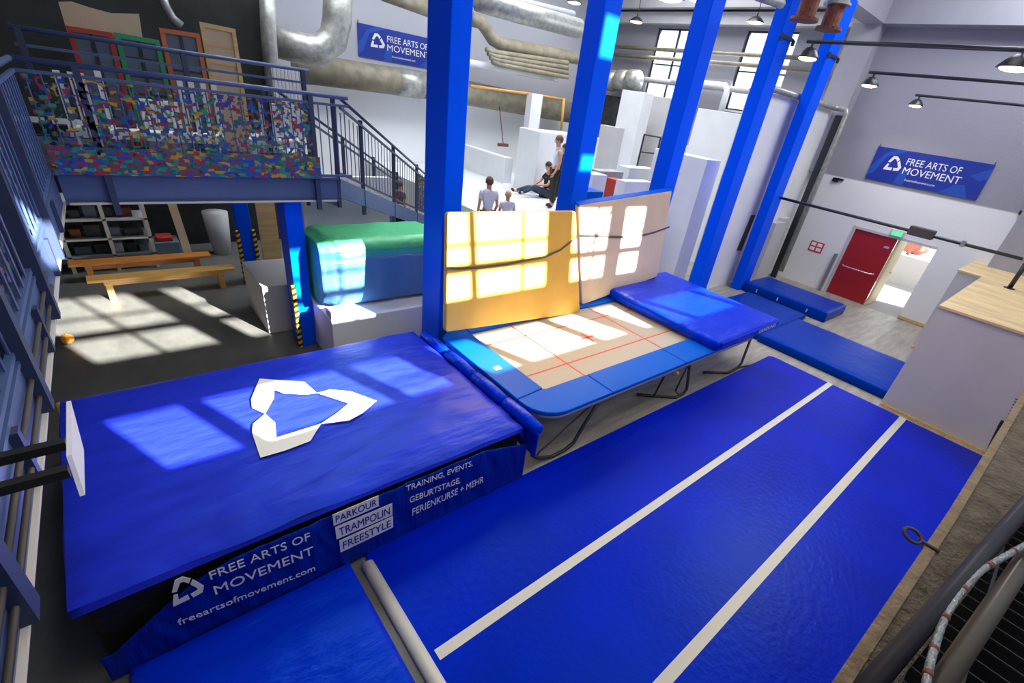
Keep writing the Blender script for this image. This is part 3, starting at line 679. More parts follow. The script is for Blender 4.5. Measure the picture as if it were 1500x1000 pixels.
# left walkway, slightly askew
def lw(y): return -.33 - (7.5 - y) * .0348
wk = thing('walkway', 'slate blue steel walkway beam along the left edge', 'walkway', (-.5, 4, 2.4))
ya, yb = 7.4, .6
web = MB().prism([(lw(ya) - .02, ya, 2.40), (lw(yb) - .02, yb, 2.40), (lw(yb) - .02, yb, 2.72), (lw(ya) - .02, ya, 2.72)], (-.03, 0, 0))
web.build('beam', 'slate_paint', wk)
fl = MB().prism([(lw(ya) + .0, ya, 2.40), (lw(yb) + .0, yb, 2.40), (lw(yb) - .12, yb, 2.40), (lw(ya) - .12, ya, 2.40)], (0, 0, .02)); o = fl.build('bottom_flange', 'cream_edge', wk)
MB().prism([(lw(ya) - .01, ya, 2.71), (lw(yb) - .01, yb, 2.71), (-1.8, yb, 2.71), (-1.8, ya, 2.71)], (0, 0, .025)).build('deck', 'slate_paint', wk)
for y in (6.3, 5.1, 3.75, 2.45, 1.2):
    MB().box(lw(y) - .02, lw(y) + .012, y - .03, y + .03, 2.42, 2.71).build('stiffener', 'slate_dark', wk)
def railing(name, label, A, B, zt, zb, posts, post_bottom, m='slate_paint', infill=None, nb=0, bar_gap=.10, pw=.06, side=None):
    """straight railing from A to B (xy); returns thing"""
    t = thing(name, label, 'railing', (A[0], A[1], zb)); A = Vector(A + (0,)); B = Vector(B + (0,)); d = B - A
    up = Vector((0, 0, 1))
    MB().tube([A + up * zt, B + up * zt], .026, 8).build('handrail', m, t, smooth=True)
    MB().obox(A + up * (zt - bar_gap), B + up * (zt - bar_gap), .03, .03).build('upper_bar', m, t)
    MB().obox(A + up * (zb + .05), B + up * (zb + .05), .03, .03).build('lower_bar', m, t)
    for s in posts:
        p = A + d * s; MB().obox((p.x, p.y, post_bottom), (p.x, p.y, zt), pw, pw, (0, 1, 0)).build('post', 'slate_dark' if m == 'slate_paint' else m, t)
    for k in range(nb):
        p = A + d * ((k + .5) / nb); MB().tube([(p.x, p.y, zb + .05), (p.x, p.y, zt - bar_gap)], .008, 5).build('baluster', m, t)
    return t
rf = railing('railing', 'slate blue front railing of the balcony, hung with a coloured net', (-.36, 7.36), (2.85, 7.36), 3.78, 2.72, (.14, .845), 2.30, nb=28)
rl_ = railing('railing', 'slate blue railing of the left walkway with heavy posts', (lw(7.3) - .03, 7.3), (lw(1.0) - .03, 1.0), 3.78, 2.72, (.28, .48, .67, .885), 2.42, nb=36, pw=.11)
rb = railing('railing', 'rear railing of the balcony in front of the leaning boards', (-.36, 9.0), (2.9, 9.0), 4.0, 2.72, (.02, .5, .97), 2.62, nb=0, bar_gap=.17)
n1 = MB().box(-.33, 2.33, 7.33, 7.335, 2.95, 3.66).build('safety_net', 'net_open'); tag(n1, 'loose multicoloured net strung behind the balcony railing bars', 'net')
n2 = MB().box(-.33, 2.40, 7.31, 7.325, 2.735, 3.02).build('colour_cloth', 'net_solid'); tag(n2, 'band of multicoloured cloth along the foot of the balcony railing', 'cloth')
n3 = MB().prism([(lw(7.2) - .08, 7.2, 2.78), (lw(1.1) - .08, 1.1, 2.78), (lw(1.1) - .08, 1.1, 3.6), (lw(7.2) - .08, 7.2, 3.6)], (.004, 0, 0)).build('safety_net', 'net_open')
tag(n3, 'multicoloured net on the left walkway railing', 'net')
for dz, lb_ in ((.10, 'lower brown cable pipe along the walkway beam'), (.20, 'upper brown cable pipe along the walkway beam')):
    tag(MB().tube([(lw(4.6) - .002, 4.6, 2.42 + dz), (lw(.8) - .002, .8, 2.42 + dz)], .012, 6).build('cable_pipe', 'rail_grey', smooth=True), lb_, 'pipe')
# white frames on the balcony deck
def white_frame(x0, x1, y, z0, z1, xs, label):
    t = thing('white_stand', label, 'stand', (x0, y, 2.68))
    MB().box(x0, x1, y - .12, y + .12, z0, z0 + .10).build('shelf', 'paper', t)
    for x in xs: MB().box(x, x + .06, y - .03, y + .02, z0 + .10, z1).build('upright', 'paper', t)
    for x in (x0 + .03, x1 - .08): MB().box(x, x + .05, y - .1, y + .1, 2.68, z0).build('foot', 'paper', t)
white_frame(-.12, .18, 8.2, 3.0, 3.66, (-.1, .02, .1), 'short white stand at the left end of the balcony')
white_frame(.25, 1.45, 8.35, 2.98, 3.7, (.26, 1.05, 1.17, 1.30, 1.42), 'long white stand with thin uprights on the balcony')
white_frame(1.75, 2.5, 8.3, 2.98, 3.55, (1.95, 2.1, 2.22, 2.34, 2.44), 'white stand with uprights at the stair end of the balcony')
hr = thing('radiator', 'white ribbed radiator seen through the net', 'radiator', (.8, 8.55, 2.98))
MB().box(.62, 1.04, 8.58, 8.64, 2.68, 3.42).build('body', 'paper', hr)
for k in range(8): MB().box(.63 + k * .052, .66 + k * .052, 8.55, 8.58, 3.07, 3.40).build('rib', 'paper', hr)
for x, y0, m_, lb in ((.45, 8.7, 'frame_red', 'red'), (1.6, 8.7, 'blue_grey', 'blue grey'), (2.6, 8.8, 'frame_green', 'green')): pass
# framed boards leaning behind the rear railing
def framed(x0, x1, zt0, zt1, y, m, label, cells, inner='blue_grey', zb=2.7):
    t = thing('framed_board', label, 'board', ((x0 + x1) / 2, y, zb)); w_ = .055
    def z_(x): return zt0 + (zt1 - zt0) * (x - x0) / (x1 - x0)
    MB().prism([(x0 + .02, y, zb), (x1 - .02, y, zb), (x1 - .02, y, zt1 - .03), (x0 + .02, y, zt0 - .03)], (0, .02, 0)).build('infill', inner, t)
    f = MB().box(x0, x0 + w_, y - .03, y, zb, zt0 - w_ - .002).box(x1 - w_, x1, y - .03, y, zb, zt1 - w_ - .002)
    f.prism([(x0, y - .03, zt0 - w_), (x1, y - .03, zt1 - w_), (x1, y - .03, zt1), (x0, y - .03, zt0)], (0, .03, 0)); f.build('frame', m, t)
    nx, nz_ = cells; bm_ = 'dark_stuff' if inner == 'blue_grey' else m
    for k in range(1, nx): xx = x0 + (x1 - x0) * k / nx; MB().box(xx - .02, xx + .02, y - .02, y, zb, min(zt0, zt1) - .03).build('bar', bm_, t)
    for k in range(1, nz_ * 2):
        zz = zt0 - .05 - (.22 if nz_ > 1 else .38) * k
        if zz > zb + .1: MB().box(x0 + w_, x1 - w_, y - .012, y, zz - .012, zz + .012).build('bar', bm_, t)
framed(.15, .60, 4.09, 4.09, 9.55, 'frame_red', 'red framed board with blue grey panes', (2, 1))
framed(.62, 1.10, 4.10, 4.09, 9.56, 'frame_green', 'green framed board beside the red one', (2, 2))
framed(1.13, 1.60, 4.24, 4.25, 9.57, 'frame_orange', 'orange framed board with many panes', (2, 3))
framed(1.63, 2.08, 4.40, 4.39, 9.60, 'light_wood', 'pale wooden framed board, rightmost of the leaning boards', (1, 2), 'tan_foam')
o = MB().prism([(.15, 9.62, 4.33), (.28, 9.62, 4.36), (.45, 9.62, 4.33), (.65, 9.62, 4.31), (.86, 9.62, 4.345), (.95, 9.62, 4.36), (.92, 9.62, 4.02), (.15, 9.62, 4.0)], (0, .03, 0)).build('curved_board', 'tan_foam'); tag(o, 'tan board with a wavy top edge behind the red framed board', 'board')
# ================================================================ STAIR
stt = thing('stair', 'slate blue steel stair descending from the balcony behind the first column', 'stair', (2.7, 7.45, 0))
sa = Vector((2.68, 7.46, 2.72)); sb = Vector((6.6, 11.3, .9))
sd_ = (sb - sa)
MB().obox(sa + Vector((0, 0, -.14)), sb + Vector((0, 0, -.14)), .05, .26).build('stringer', 'slate_paint', stt)
offv = Vector((-.68, .70, 0))
MB().obox(sa + offv + Vector((0, 0, -.14)), sb + offv + Vector((0, 0, -.14)), .05, .26).build('stringer', 'slate_paint', stt)
for k in range(13):
    c = sa + sd_ * ((k + .5) / 13) + Vector((0, 0, -.02)); MB().obox(c, c + offv, .26, .03).build('tread', 'steel_grey', stt)
for oo, nbal in ((Vector(), 40), (offv, 0)):
    hr0, hr1 = sa + oo + Vector((.1, 0.02, 1.05)), sb + oo + Vector((0, 0, .92))
    MB().tube([hr0, hr1], .022, 8).build('handrail', 'slate_dark', stt, smooth=True)
    MB().obox(hr0 - Vector((0, 0, .12)), hr1 - Vector((0, 0, .12)), .03, .03).build('upper_bar', 'slate_dark', stt)
    MB().obox(sa + oo + Vector((0, 0, .08)), sb + oo + Vector((0, 0, .08)), .03, .03).build('lower_bar', 'slate_dark', stt)
    for s in (.0, .16, .42, .68, .95):
        p = sa + oo + sd_ * s; MB().obox(p - Vector((0, 0, .42)), p + Vector((0, 0, 1.03)), .05, .05, (0, 1, 0)).build('post', 'slate_dark', stt)
    for k in range(nbal):
        p = sa + oo + sd_ * ((k + .5) / nbal); MB().tube([p + Vector((0, 0, .08)), p + Vector((0, 0, .92))], .007, 5).build('baluster', 'slate_dark', stt)
sn = MB().prism([sa + sd_ * .72 + Vector((-.03, .03, .1)), sa + sd_ * .98 + Vector((-.03, .03, .1)), sa + sd_ * .98 + Vector((-.03, .03, .9)), sa + sd_ * .72 + Vector((-.03, .03, .9))], (-.004, .004, 0)).build('safety_net', 'net_solid')
tag(sn, 'coloured net on the lower part of the stair railing, right of the first column', 'net')
# ================================================================ UNDER THE BALCONY
def bench(x0, x1, y, ztop, m, label):
    t = thing('gym_bench', label, 'bench', ((x0 + x1) / 2, y, 0))
    MB().box(x0, x1, y - .14, y + .14, ztop - .05, ztop).build('seat', m, t, bevel=.01)
    MB().box(x0 + .2, x1 - .2, y - .02, y + .02, ztop - .16, ztop - .05).build('beam', m, t)
    for x in (x0 + .22, x1 - .3): MB().box(x, x + .09, y - .13, y + .13, .006, ztop - .05).build('leg', m, t)
bench(-.56, 1.63, 10.6, .40, 'bench_wood', 'honey coloured gym bench, nearer of the two')
bench(-.78, 1.40, 11.6, .36, 'bench_orange', 'orange brown gym bench, farther of the two')
rk = thing('storage_rack', 'pale metal rack full of equipment under the balcony', 'rack', (-.1, 12.3, 0))
for x in (-.75, -.1, .52):
    for y in (12.0, 12.6): MB().box(x - .03, x + .03, y - .02, y + .02, .006, 1.9 if x < .5 else 1.35).build('post', 'cream_edge', rk)
for z in (.30, .62, .98, 1.32): MB().box(-1.0, .55, 11.98, 12.62, z, z + .035).build('shelf', 'grey_white' if z > .9 else 'steel_grey', rk)
items = []
for z in (.335, .655, 1.015):
    x = -.9
    while x < .35:
        w_ = random.uniform(.14, .3); h_ = random.uniform(.14, .24); items.append((x, w_, h_, z)); x += w_ + .05
places = {.335: 'bottom', .655: 'middle', 1.015: 'top'}
for i, (x, w_, h_, z) in enumerate(items):
    o = MB().box(x, x + w_, 12.1, 12.1 + .35, z, z + h_).build('storage_crate', ('dark_stuff', 'blue_grey', 'dark_stuff', 'rust')[i % 4] if i != 3 else 'grey_white', bevel=.015)
    nth = ('leftmost', 'second', 'third', 'fourth', 'fifth', 'sixth', 'seventh')[sum(1 for t_ in items[:i] if t_[3] == z)]
    cname = ('near black', 'blue grey', 'near black', 'rusty brown')[i % 4] if i != 3 else 'pale grey'
    tag(o, '%s crate, %s from the left on the %s shelf of the rack' % (cname, nth, places[z]), 'crate', 'crates on the %s rack shelf' % places[z])
tag(MB().box(.55, 1.0, 12.3, 12.8, .006, .42).build('tool_trolley', 'blue_grey', bevel=.02), 'blue grey trolley beside the rack', 'trolley')
tag(MB().box(.62, .9, 12.35, 12.65, .42, .52).build('red_pack', 'frame_red', bevel=.02), 'reddish pack lying on the trolley', 'pack')
tag(MB().prism([(1.05, 12.5, .006), (1.2, 12.5, .006), (1.06, 12.9, 2.3), (.91, 12.9, 2.3)], (0, .03, 0)).build('wooden_plank', 'tan_foam'), 'tall brown plank leaning under the balcony', 'plank')
tag(MB().tube([(1.78, 12.6, .006), (1.78, 12.6, .5), (1.78, 12.6, .95)], [.17, .22, .25], 14).build('laundry_bin', 'grey_white', smooth=True), 'pale round bin under the balcony behind the inner post', 'bin')
tag(MB().tube([(2.35, 11.3, .006), (2.35, 11.3, .05)], .18, 18).build('blue_disc', 'pad_blue'), 'small blue disc on the dark floor under the balcony', 'disc')
tag(MB().box(2.25, 2.6, 10.9, 10.95, .006, 2.38).build('wooden_board', 'light_wood'), 'upright brown wooden board right of the dark opening', 'board')
tag(blob(-.9, 8.9, .12, .07, 3).build('ball', 'orange_plastic', smooth=True), 'small orange ball on the sunlit floor at the left', 'ball')
# yellow-black guard seen at the corner of the crash mat
tag(MB().tube([(-.86, 6.05, .006), (-.86, 6.05, .35), (-.86, 6.05, .72)], [.05, .05, .03], 8).build('marker_post', 'yellow', smooth=True), 'short yellow marker post at the back left corner of the crash mat', 'post')
# board with two dark brackets
nb = thing('notice_board', 'slim board on two dark arms reaching from the walkway beam', 'board', (-.45, 2.6, 2.5))
bp_ = [at(97, 588, 'x', -.27), at(116, 660, 'x', -.27), at(117, 727, 'x', -.27), at(97, 668, 'x', -.27)]
MB().prism(bp_, (.012, 0, 0)).build('panel', 'shirt_white', nb)
for (x0, y0, x1, y1) in ((45, 660, 94, 650), (38, 703, 98, 690)):
    a = at(x1, y1, 'x', -.275); MB().obox((lw(a.y), a.y, a.z), (-.27, a.y, a.z), .03, .03).build('arm', 'black', nb)
# ================================================================ FAR HALL
PZ = 1.5
tag(MB().box(6.9, 13.4, 9.05, 16.45, 0, PZ).build('platform', 'white_paint'), 'broad white platform on which the standing youth is', 'platform')
tag(MB().box(4.75, 6.85, 7.6, 9.0, 0, 1.2).build('platform', 'white_paint'), 'lower white platform under the two children in white shirts', 'platform')
tag(MB().box(4.6, 5.6, 9.9, 10.9, 0, .78).build('platform', 'grey_white'), 'small landing block under the boy behind the stair', 'platform')
# corner box behind the youths
K = at(792, 193, 'y', 11.7); KB = at(761, 187, 'x', K.x).y
tag(MB().box(K.x, K.x + 2.6, 11.7, min(KB, 14.4), PZ, K.z).build('ramp_box', 'white_paint', bevel=.02), 'tall white ramp box behind the seated youth', 'ramp box')
L = at(678, 211, 'y', 16.3); LN = at(752, 232, 'x', L.x)
tag(MB().box(L.x, K.x - .03, LN.y, 16.4, PZ, LN.z).build('ledge', 'white_paint'), 'wide white step along the far wall, left of the ramp box', 'ledge')
# broom
a = at(737, 210, 'y', 14.9); b_ = at(731, 150, 'y', 15.6)
br = thing('broom', 'broom leaning against the far white wall', 'broom', tuple(a))
MB().tube([a, b_], .016, 6).build('handle', 'rust', br); MB().box(a.x - .22, a.x + .22, 14.86, 14.94, a.z - .1, a.z + .0).build('head', 'rust', br)
# white pillar far
a = at(784, 137, 'y', 14.9); tag(MB().box(a.x - .25, a.x + .25, 14.75, 15.05, PZ, a.z).build('support_post', 'white_paint'), 'white post in front of the grey duct', 'post')
# tall white blocks to the right
def blk(pxl, pyt, pxr, y, depth, label, m='white_paint', z0=0.0, name='climbing_block'):
    a = at(pxl, pyt, 'y', y); b = at(pxr, pyt + (pxr - pxl) * .05, 'y', y)
    tag(MB().box(a.x, b.x, y, y + depth, z0, a.z).build(name, m, bevel=.01), label, 'block'); return a, b
def blkx(px0, px1, py, x, wd, label, m='grey_white', z0=0.0, name='climbing_block'):
    a = at(px0, py, 'x', x); b = at(px1, py, 'x', x)
    tag(MB().box(x, x + wd, b.y, a.y, z0, a.z).build(name, m, bevel=.01), label, 'block')
blkx(912, 946, 131, 14.0, .5, 'tall narrow pale block right of the second column', 'white_paint')
blkx(947, 985, 139, 15.2, .5, 'tall pale block left of the third column, with the little frame ladder')
blkx(1023, 1092, 158, 14.9, .5, 'broad tall pale block between the third and fourth columns', 'white_paint')
blkx(880, 905, 182, 13.6, .4, 'low pale block beside the second column')
a = at(1037, 234, 'y', 6.6); tag(MB().box(a.x, 11.85, 6.6, 8.2, 0, a.z).build('climbing_block', 'white_paint', bevel=.01), 'white block with a shaded side, directly behind the tan standing mat', 'block')
def pbox(name, label, cat, m, px0, py0, px1, y, depth, z0=0.0, z1=None, **k):
    a = at(px0, py0, 'y', y); b = at(px1, py0, 'y', y)
    return tag(MB().box(a.x, b.x, y, y + depth, z0, a.z if z1 is None else z1).build(name, m, **k), label, cat)
pbox('equipment_cabinet', 'pale cabinet between the second and third columns', 'cabinet', 'white_paint', 870, 256, 890, 7.9, .4)
pbox('red_cabinet', 'dark red cabinet between the second and third columns', 'cabinet', 'frame_red', 903, 264, 917, 8.0, .4)
pbox('deck_block', 'block with a grey deck right of the second column, behind the red cabinet', 'block', 'grey_paint', 880, 251, 914, 8.5, .4)
pbox('ramp_box', 'white box with a dark slot left of the third column', 'ramp box', 'white_paint', 923, 246, 962, 8.6, .42)
pbox('ramp_box', 'low white block left of the third column, touching the tan standing mat', 'ramp box', 'white_paint', 917, 266, 956, 7.6, .3)
pbox('blue_topped_box', 'blue topped low box right of the second column', 'box', 'pad_blue', 858, 281, 884, 7.1, .5)
# small steel frame ladder
ld = thing('frame_ladder', 'small dark steel frame standing on a white block', 'frame', (10.5, 9.2, 2.45))
a, b_, c, d = at(944, 197, 'y', 8.75), at(968, 201, 'y', 8.75), at(933, 243, 'y', 8.75), at(957, 248, 'y', 8.75)
MB().tube([a, c], .025, 6).build('upright', 'steel_dark', ld); MB().tube([b_, d], .025, 6).build('upright', 'steel_dark', ld)
MB().tube([a, b_], .025, 6).build('rung', 'steel_dark', ld); MB().tube([(a + c) / 2 + Vector((0, 0, -.03)), (b_ + d) / 2], .025, 6).build('rung', 'steel_dark', ld)
sl_ = [at(x, y, 'y', 6.34) for x, y in ((1101, 315), (1107, 315), (1086, 367), (1079, 367))]
tag(MB().prism(sl_, (0, .02, 0)).build('wall_slot', 'strap'), 'dark vertical slot in the white partition before the last column', 'slot')
tag(MB().box(15.2, 15.9, 6.05, 6.34, 0, 1.9).box(15.9, 16.4, 6.15, 6.34, 0, 2.0).build('locker', 'grey_white', bevel=.01), 'pale locker standing behind the farthest column', 'locker')
# ---------------------------------------------------------------- pipes and ducts
def pipe(pts, r, m, label, n=12, name='duct', cat='duct'):
    return tag(MB().tube(pts, r, n).build(name, m, smooth=True), label, cat)
A = lambda x, y, Y: at(x, y, 'y', Y)
pipe([A(432, 98, 15.8), A(640, 128, 15.8), A(835, 165, 15.8)], .37, 'duct_beige', 'thick grey duct running low along the far wall')
_a, _b = A(432, 98, 15.8), A(640, 128, 15.8)
pipe([_a.lerp(_b, .68), _a.lerp(_b, .87)], .385, 'galvanised', 'pale metal sleeve around the thick grey duct', cat='sleeve', name='duct_sleeve')
E_ = Vector
pipe([A(496, -30, 13.2), A(494, 30, 13.2), A(488, 58, 13.2), A(470, 72, 13.2), A(450, 73, 13.2), A(400, 60, 13.2)], .31, 'galvanised', 'large bent metal duct left of the far banner', 16)
pipe([A(236, -8, 11.7), A(243, 10, 11.7), A(252, 26, 11.7), A(266, 38, 11.7)], .07, 'steel_grey', 'curved grey pipe above the orange framed board', 8, 'pipe', 'pipe')
wr = thing('ribbed_panel', 'white ribbed panel beyond the balcony, left of the stair top', 'panel', tuple(at(395, 120, 'y', 11.6)))
q0, q1 = at(396, 92, 'y', 11.6), at(448, 128, 'y', 11.6)
MB().box(q0.x, q1.x, 11.6, 11.64, 2.7, q0.z - .02).build('sheet', 'white_paint', wr)
for k in range(9):
    xx = q0.x + (q1.x - q0.x) * (k + .3) / 9; MB().box(xx, xx + .03, 11.57, 11.6, 2.72, q0.z - .04).build('rib', 'grey_white', wr)
pipe([A(391, -20, 11.8), A(394, 60, 11.8), A(402, 150, 11.8)], .14, 'galvanised', 'vertical silver pipe left of the bent duct')
pipe([A(560, -12, 15), A(630, 14, 15)], .2, 'duct_beige', 'pale pipe above the far banner')
pipe([A(690, 28, 15), A(704, 32, 15), A(712, 42, 15), A(722, 58, 15), A(732, 64, 15), A(848, 86, 15)], .19, 'duct_beige', 'beige pipe with a double bend right of the first column')
for k in range(4): pipe([A(712 + 3 * k, 72 + 6 * k, 14.8), A(722 + 3 * k, 76 + 6 * k, 14.8), A(832, 92 + 7 * k, 14.8)], .075, 'duct_beige', '%s thin brownish pipe of the bundle below the beige pipe' % ('uppermost', 'second', 'third', 'lowest')[k], 8, 'pipe', 'pipe')
pipe([A(686, 92, 15.2), A(816, 115, 15.2)], .11, 'white_paint', 'straight white pipe under the pipe bundle', 8, 'pipe', 'pipe')
pipe([A(690, 126, 15), A(780, 138, 15), A(828, 146, 15)], .045, 'bench_wood', 'thin yellow gas pipe along the top of the grey duct', 8, 'pipe', 'pipe')
pipe([A(826, 145, 14.9), A(822, 190, 14.9)], .05, 'bench_wood', 'short yellow vertical gas pipe beside the second column', 8, 'pipe', 'pipe')
pipe([A(700, 0, 12), A(760, 18, 12), A(848, 42, 12)], .24, 'galvanised', 'silver sectioned duct at the top between first and second column')
pipe([A(690, -14, 12.4), A(840, 22, 12.4)], .10, 'grey_paint', 'grey conduit above the silver duct', 8, 'pipe', 'pipe')
Xp = lambda x, y, X: at(x, y, 'x', X)
for (y0, y1), lb in (((68, 80), 'upper thin brown pipe across the far windows'), ((80, 93), 'lower thin brown pipe across the far windows')):
    a = Xp(895, y0, 16.9); b_ = Xp(1215, y1, 16.9); pipe([a, (16.9, b_.y, a.z)], .06, 'duct_beige', lb, 8, 'pipe', 'pipe')
for (y0), lb in ((112, 'pale pipe along the sills of the far windows'),):
    a = Xp(905, y0, 16.8); b_ = Xp(1130, y0 + 12, 16.8); pipe([a, (16.8, b_.y, a.z)], .09, 'grey_white', lb, 8, 'pipe', 'pipe')
a = Xp(985, 118, 16.7); pipe([a, (16.7, a.y - 2.2, a.z), (16.7, a.y - 2.3, a.z - .1), (16.7, a.y - 2.3, a.z - .9)], .11, 'white_paint', 'white pipe bending down between the far windows', 8, 'pipe', 'pipe')
vt = thing('fan_unit', 'heap of round metal fan housings below the far left window', 'fan', tuple(at(910, 115, 'x', 16.2)))
for px in (895, 912, 928):
    c = Xp(px, 118, 16.2); MB().tube([(c.x, c.y + .3, c.z), (c.x, c.y + .2, c.z), (c.x, c.y - .2, c.z), (c.x, c.y - .3, c.z)], [.2, .36, .36, .2], 14).build('fan_drum', 'galvanised', vt, smooth=True)
c = Xp(893, 160, 16.4); tag(MB().box(16.4, 17.15, c.y - .9, c.y + .7, 0, 4.6).build('switch_cabinet', 'dark_stuff'), 'dark cabinet on the far wall right of the second column', 'cabinet')
# rusty flanged pipe ends at the column tops
def flange(px, py, Y, label):
    t = thing('flanged_pipe', label, 'pipe', tuple(at(px, py, 'y', Y))); c = at(px, py, 'y', Y)
    MB().tube([c, c + Vector((0, 0, .05)), c + Vector((0, 0, .06)), c + Vector((0, 0, .42))], [.26, .26, .17, .17], 16).build('flange', 'rust', t, smooth=False)
    MB().tube([c + Vector((0, 0, .42)), c + Vector((0, 0, .46)), c + Vector((0, 0, .47)), c + Vector((0, 0, 1.7))], [.26, .26, .21, .21], 16).build('pipe', 'galvanised', t, smooth=False)
flange(1212, 45, 5.3, 'rusty flange with silver pipe before the top of the farthest column')
flange(1177, 31, 5.3, 'rusty flange with silver pipe left of the farthest column top')
def clampring(x, y0, z, w_, d_, label):
    t = MB().box(x - .03, x + w_ + .03, y0 - .03, y0, z, z + .06).box(x - .04, x + .0, y0 - .06, y0 - .03, z - .07, z + .07).box(x + w_ - .04, x + w_ + .04, y0 - .07, y0 - .03, z - .07, z + .03)
    tag(t.build('column_clamp', 'steel_dark'), label, 'clamp')
c = at(1130, 48, 'y', YF); clampring(11.28, YF, c.z, .53, .3, 'dark bolted clamp around the fourth column')
c = at(1205, 78, 'y', YF); clampring(13.83, YF, c.z, .57, .28, 'dark bolted clamp around the farthest column')
pipe([at(1110, -6, 'y', 5.2), at(1145, 6, 'y', 5.2)], .07, 'galvanised', 'short silver tube at the top before the fourth column', 8, 'pipe', 'pipe')
# ================================================================ PEOPLE
def skinmesh(name, nodes, edges, m, parent, sub=2, root=0):
    names = list(nodes); idx = {n: i for i, n in enumerate(names)}; loc = parent_world(parent)
    me = bpy.data.meshes.new(name); me.from_pydata([tuple(Vector(nodes[n][0]) - loc) for n in names], [(idx[a], idx[b]) for a, b in edges], [])
    o = bpy.data.objects.new(name, me); COL.objects.link(o)
    o.modifiers.new('skin', 'SKIN'); sk = me.skin_vertices[0].data if me.skin_vertices else None
    for n in names:
        r = nodes[n][1]; r = (r, r) if not isinstance(r, tuple) else r
        sk[idx[n]].radius = r; sk[idx[n]].use_root = (idx[n] == root)
    ss = o.modifiers.new('sub', 'SUBSURF'); ss.levels = sub; ss.render_levels = sub
    bpy.context.view_layer.update()
    m2 = bpy.data.meshes.new_from_object(o.evaluated_get(bpy.context.evaluated_depsgraph_get())); m2.name = name
    bpy.data.objects.remove(o); m2.materials.clear(); m2.materials.append(M[m])
    for p in m2.polygons: p.use_smooth = True
    o = bpy.data.objects.new(name, m2); COL.objects.link(o); o.parent = parent; return o
def person(label, base, face, J, hair, top_m, top_sleeve, leg_m, sc=1.0, shirt=True, cap=None, legs='long'):
    """J: joints in a local frame, x = right hand side of the person, y = facing direction, z = up"""
    t = thing('person', label, 'person', base); f = Vector((cos(face), sin(face), 0)); r = Vector((sin(face), -cos(face), 0)); B = Vector(base)
    def W(p): return B + (r * p[0] + f * p[1] + Vector((0, 0, p[2]))) * sc
    s = sc; N = {}; E = []
    N['pelvis'] = (W(J['pelvis']), .115 * s); N['waist'] = (W(J['waist']), (.105 * s, .09 * s)); N['chest'] = (W(J['chest']), (.115 * s, .105 * s)); N['neck'] = (W(J['neck']), .056 * s)
    N['head0'] = (W(J['head0']), .062 * s); N['head'] = (W(J['head']), (.078 * s, .088 * s)); N['crown'] = (W(J['crown']), .062 * s)
    E += [('pelvis', 'waist'), ('waist', 'chest'), ('chest', 'neck'), ('neck', 'head0'), ('head0', 'head'), ('head', 'crown')]
    for sd in ('L', 'R'):
        for k, rr in (('sho', .055), ('elb', .038), ('wri', .026), ('hip', .085), ('knee', .055), ('ank', .036), ('toe', .03)): N[k + sd] = (W(J[k + sd]), rr * s)
        wr, el = W(J['wri' + sd]), W(J['elb' + sd]); d = (wr - el).normalized(); N['palm' + sd] = (wr + d * .07 * s, (.030 * s, .018 * s))
        E += [('chest', 'sho' + sd), ('sho' + sd, 'elb' + sd), ('elb' + sd, 'wri' + sd), ('wri' + sd, 'palm' + sd), ('pelvis', 'hip' + sd), ('hip' + sd, 'knee' + sd), ('knee' + sd, 'ank' + sd), ('ank' + sd, 'toe' + sd)]
        side = d.cross(Vector((0, 0, 1))); side = side.normalized() if side.length > .1 else f.copy()
        if abs(d.z) > .8: side = f.copy()
        curl = r * (-1 if sd == 'R' else 1)
        for i, ln in enumerate((.065, .078, .072, .055)):
            b0 = N['palm' + sd][0] + side * (.024 - .016 * i) * s; n1_ = 'f%d%s' % (i, sd)
            N[n1_ + 'a'] = (b0 + d * ln * .55 * s + curl * .004 * s, .0085 * s); N[n1_ + 'b'] = (b0 + d * ln * s + curl * .02 * s, .0075 * s)
            E += [('palm' + sd, n1_ + 'a'), (n1_ + 'a', n1_ + 'b')]
        N['th' + sd] = (wr + d * .05 * s + side * .045 * s, .009 * s); N['thb' + sd] = (wr + d * .08 * s + side * .055 * s, .008 * s); E += [('wri' + sd, 'th' + sd), ('th' + sd, 'thb' + sd)]
    body = skinmesh('body', N, E, 'skin', t, 2)
    hd = N['head'][0]; fu = (W(J.get('look', (0, 1, 0))) - B).normalized() if 'look' in J else f; rs = fu.cross(Vector((0, 0, 1))).normalized()
    up = (N['crown'][0] - N['head0'][0]).normalized()
    fm = MB(); fm.ell(hd + fu * .092 * s - up * .015 * s, (.014 * s, .014 * s, .022 * s), 8, 6); fm.build('nose', 'skin', t, smooth=True)
    for k in (-1, 1):
        MB().ell(hd + fu * .078 * s + rs * .032 * s * k + up * .012 * s, (.011 * s, .011 * s, .009 * s), 8, 6).build('eye', 'black', t, smooth=True)
        MB().ell(hd + rs * .083 * s * k - fu * .005 * s, (.016 * s, .016 * s, .028 * s), 8, 6).build('ear', 'skin', t, smooth=True)
    MB().ell(hd + fu * .078 * s - up * .05 * s, (.02 * s, .014 * s, .006 * s), 8, 6).build('mouth', 'sign_red', t, smooth=True)
    hc = hd + up * .03 * s - fu * .018 * s; g = []
    hm = grid_mesh(lambda u, v: (lambda a, tt: hc + (rs * cos(a) * cos(tt) * .094 + fu * sin(a) * cos(tt) * .104 + up * sin(tt) * .105) * s * (1 + .05 * nz(6 * cos(a), 6 * sin(a), 5 * tt)))(2 * pi * u, (-.95 + .55 * (1 + sin(2 * pi * u)) / 1.0 * .9) + (pi / 2 + .95 - .55 * (1 + sin(2 * pi * u)) * .9) * v), 24, 10)
    hm.build('hair', hair, t, smooth=True)
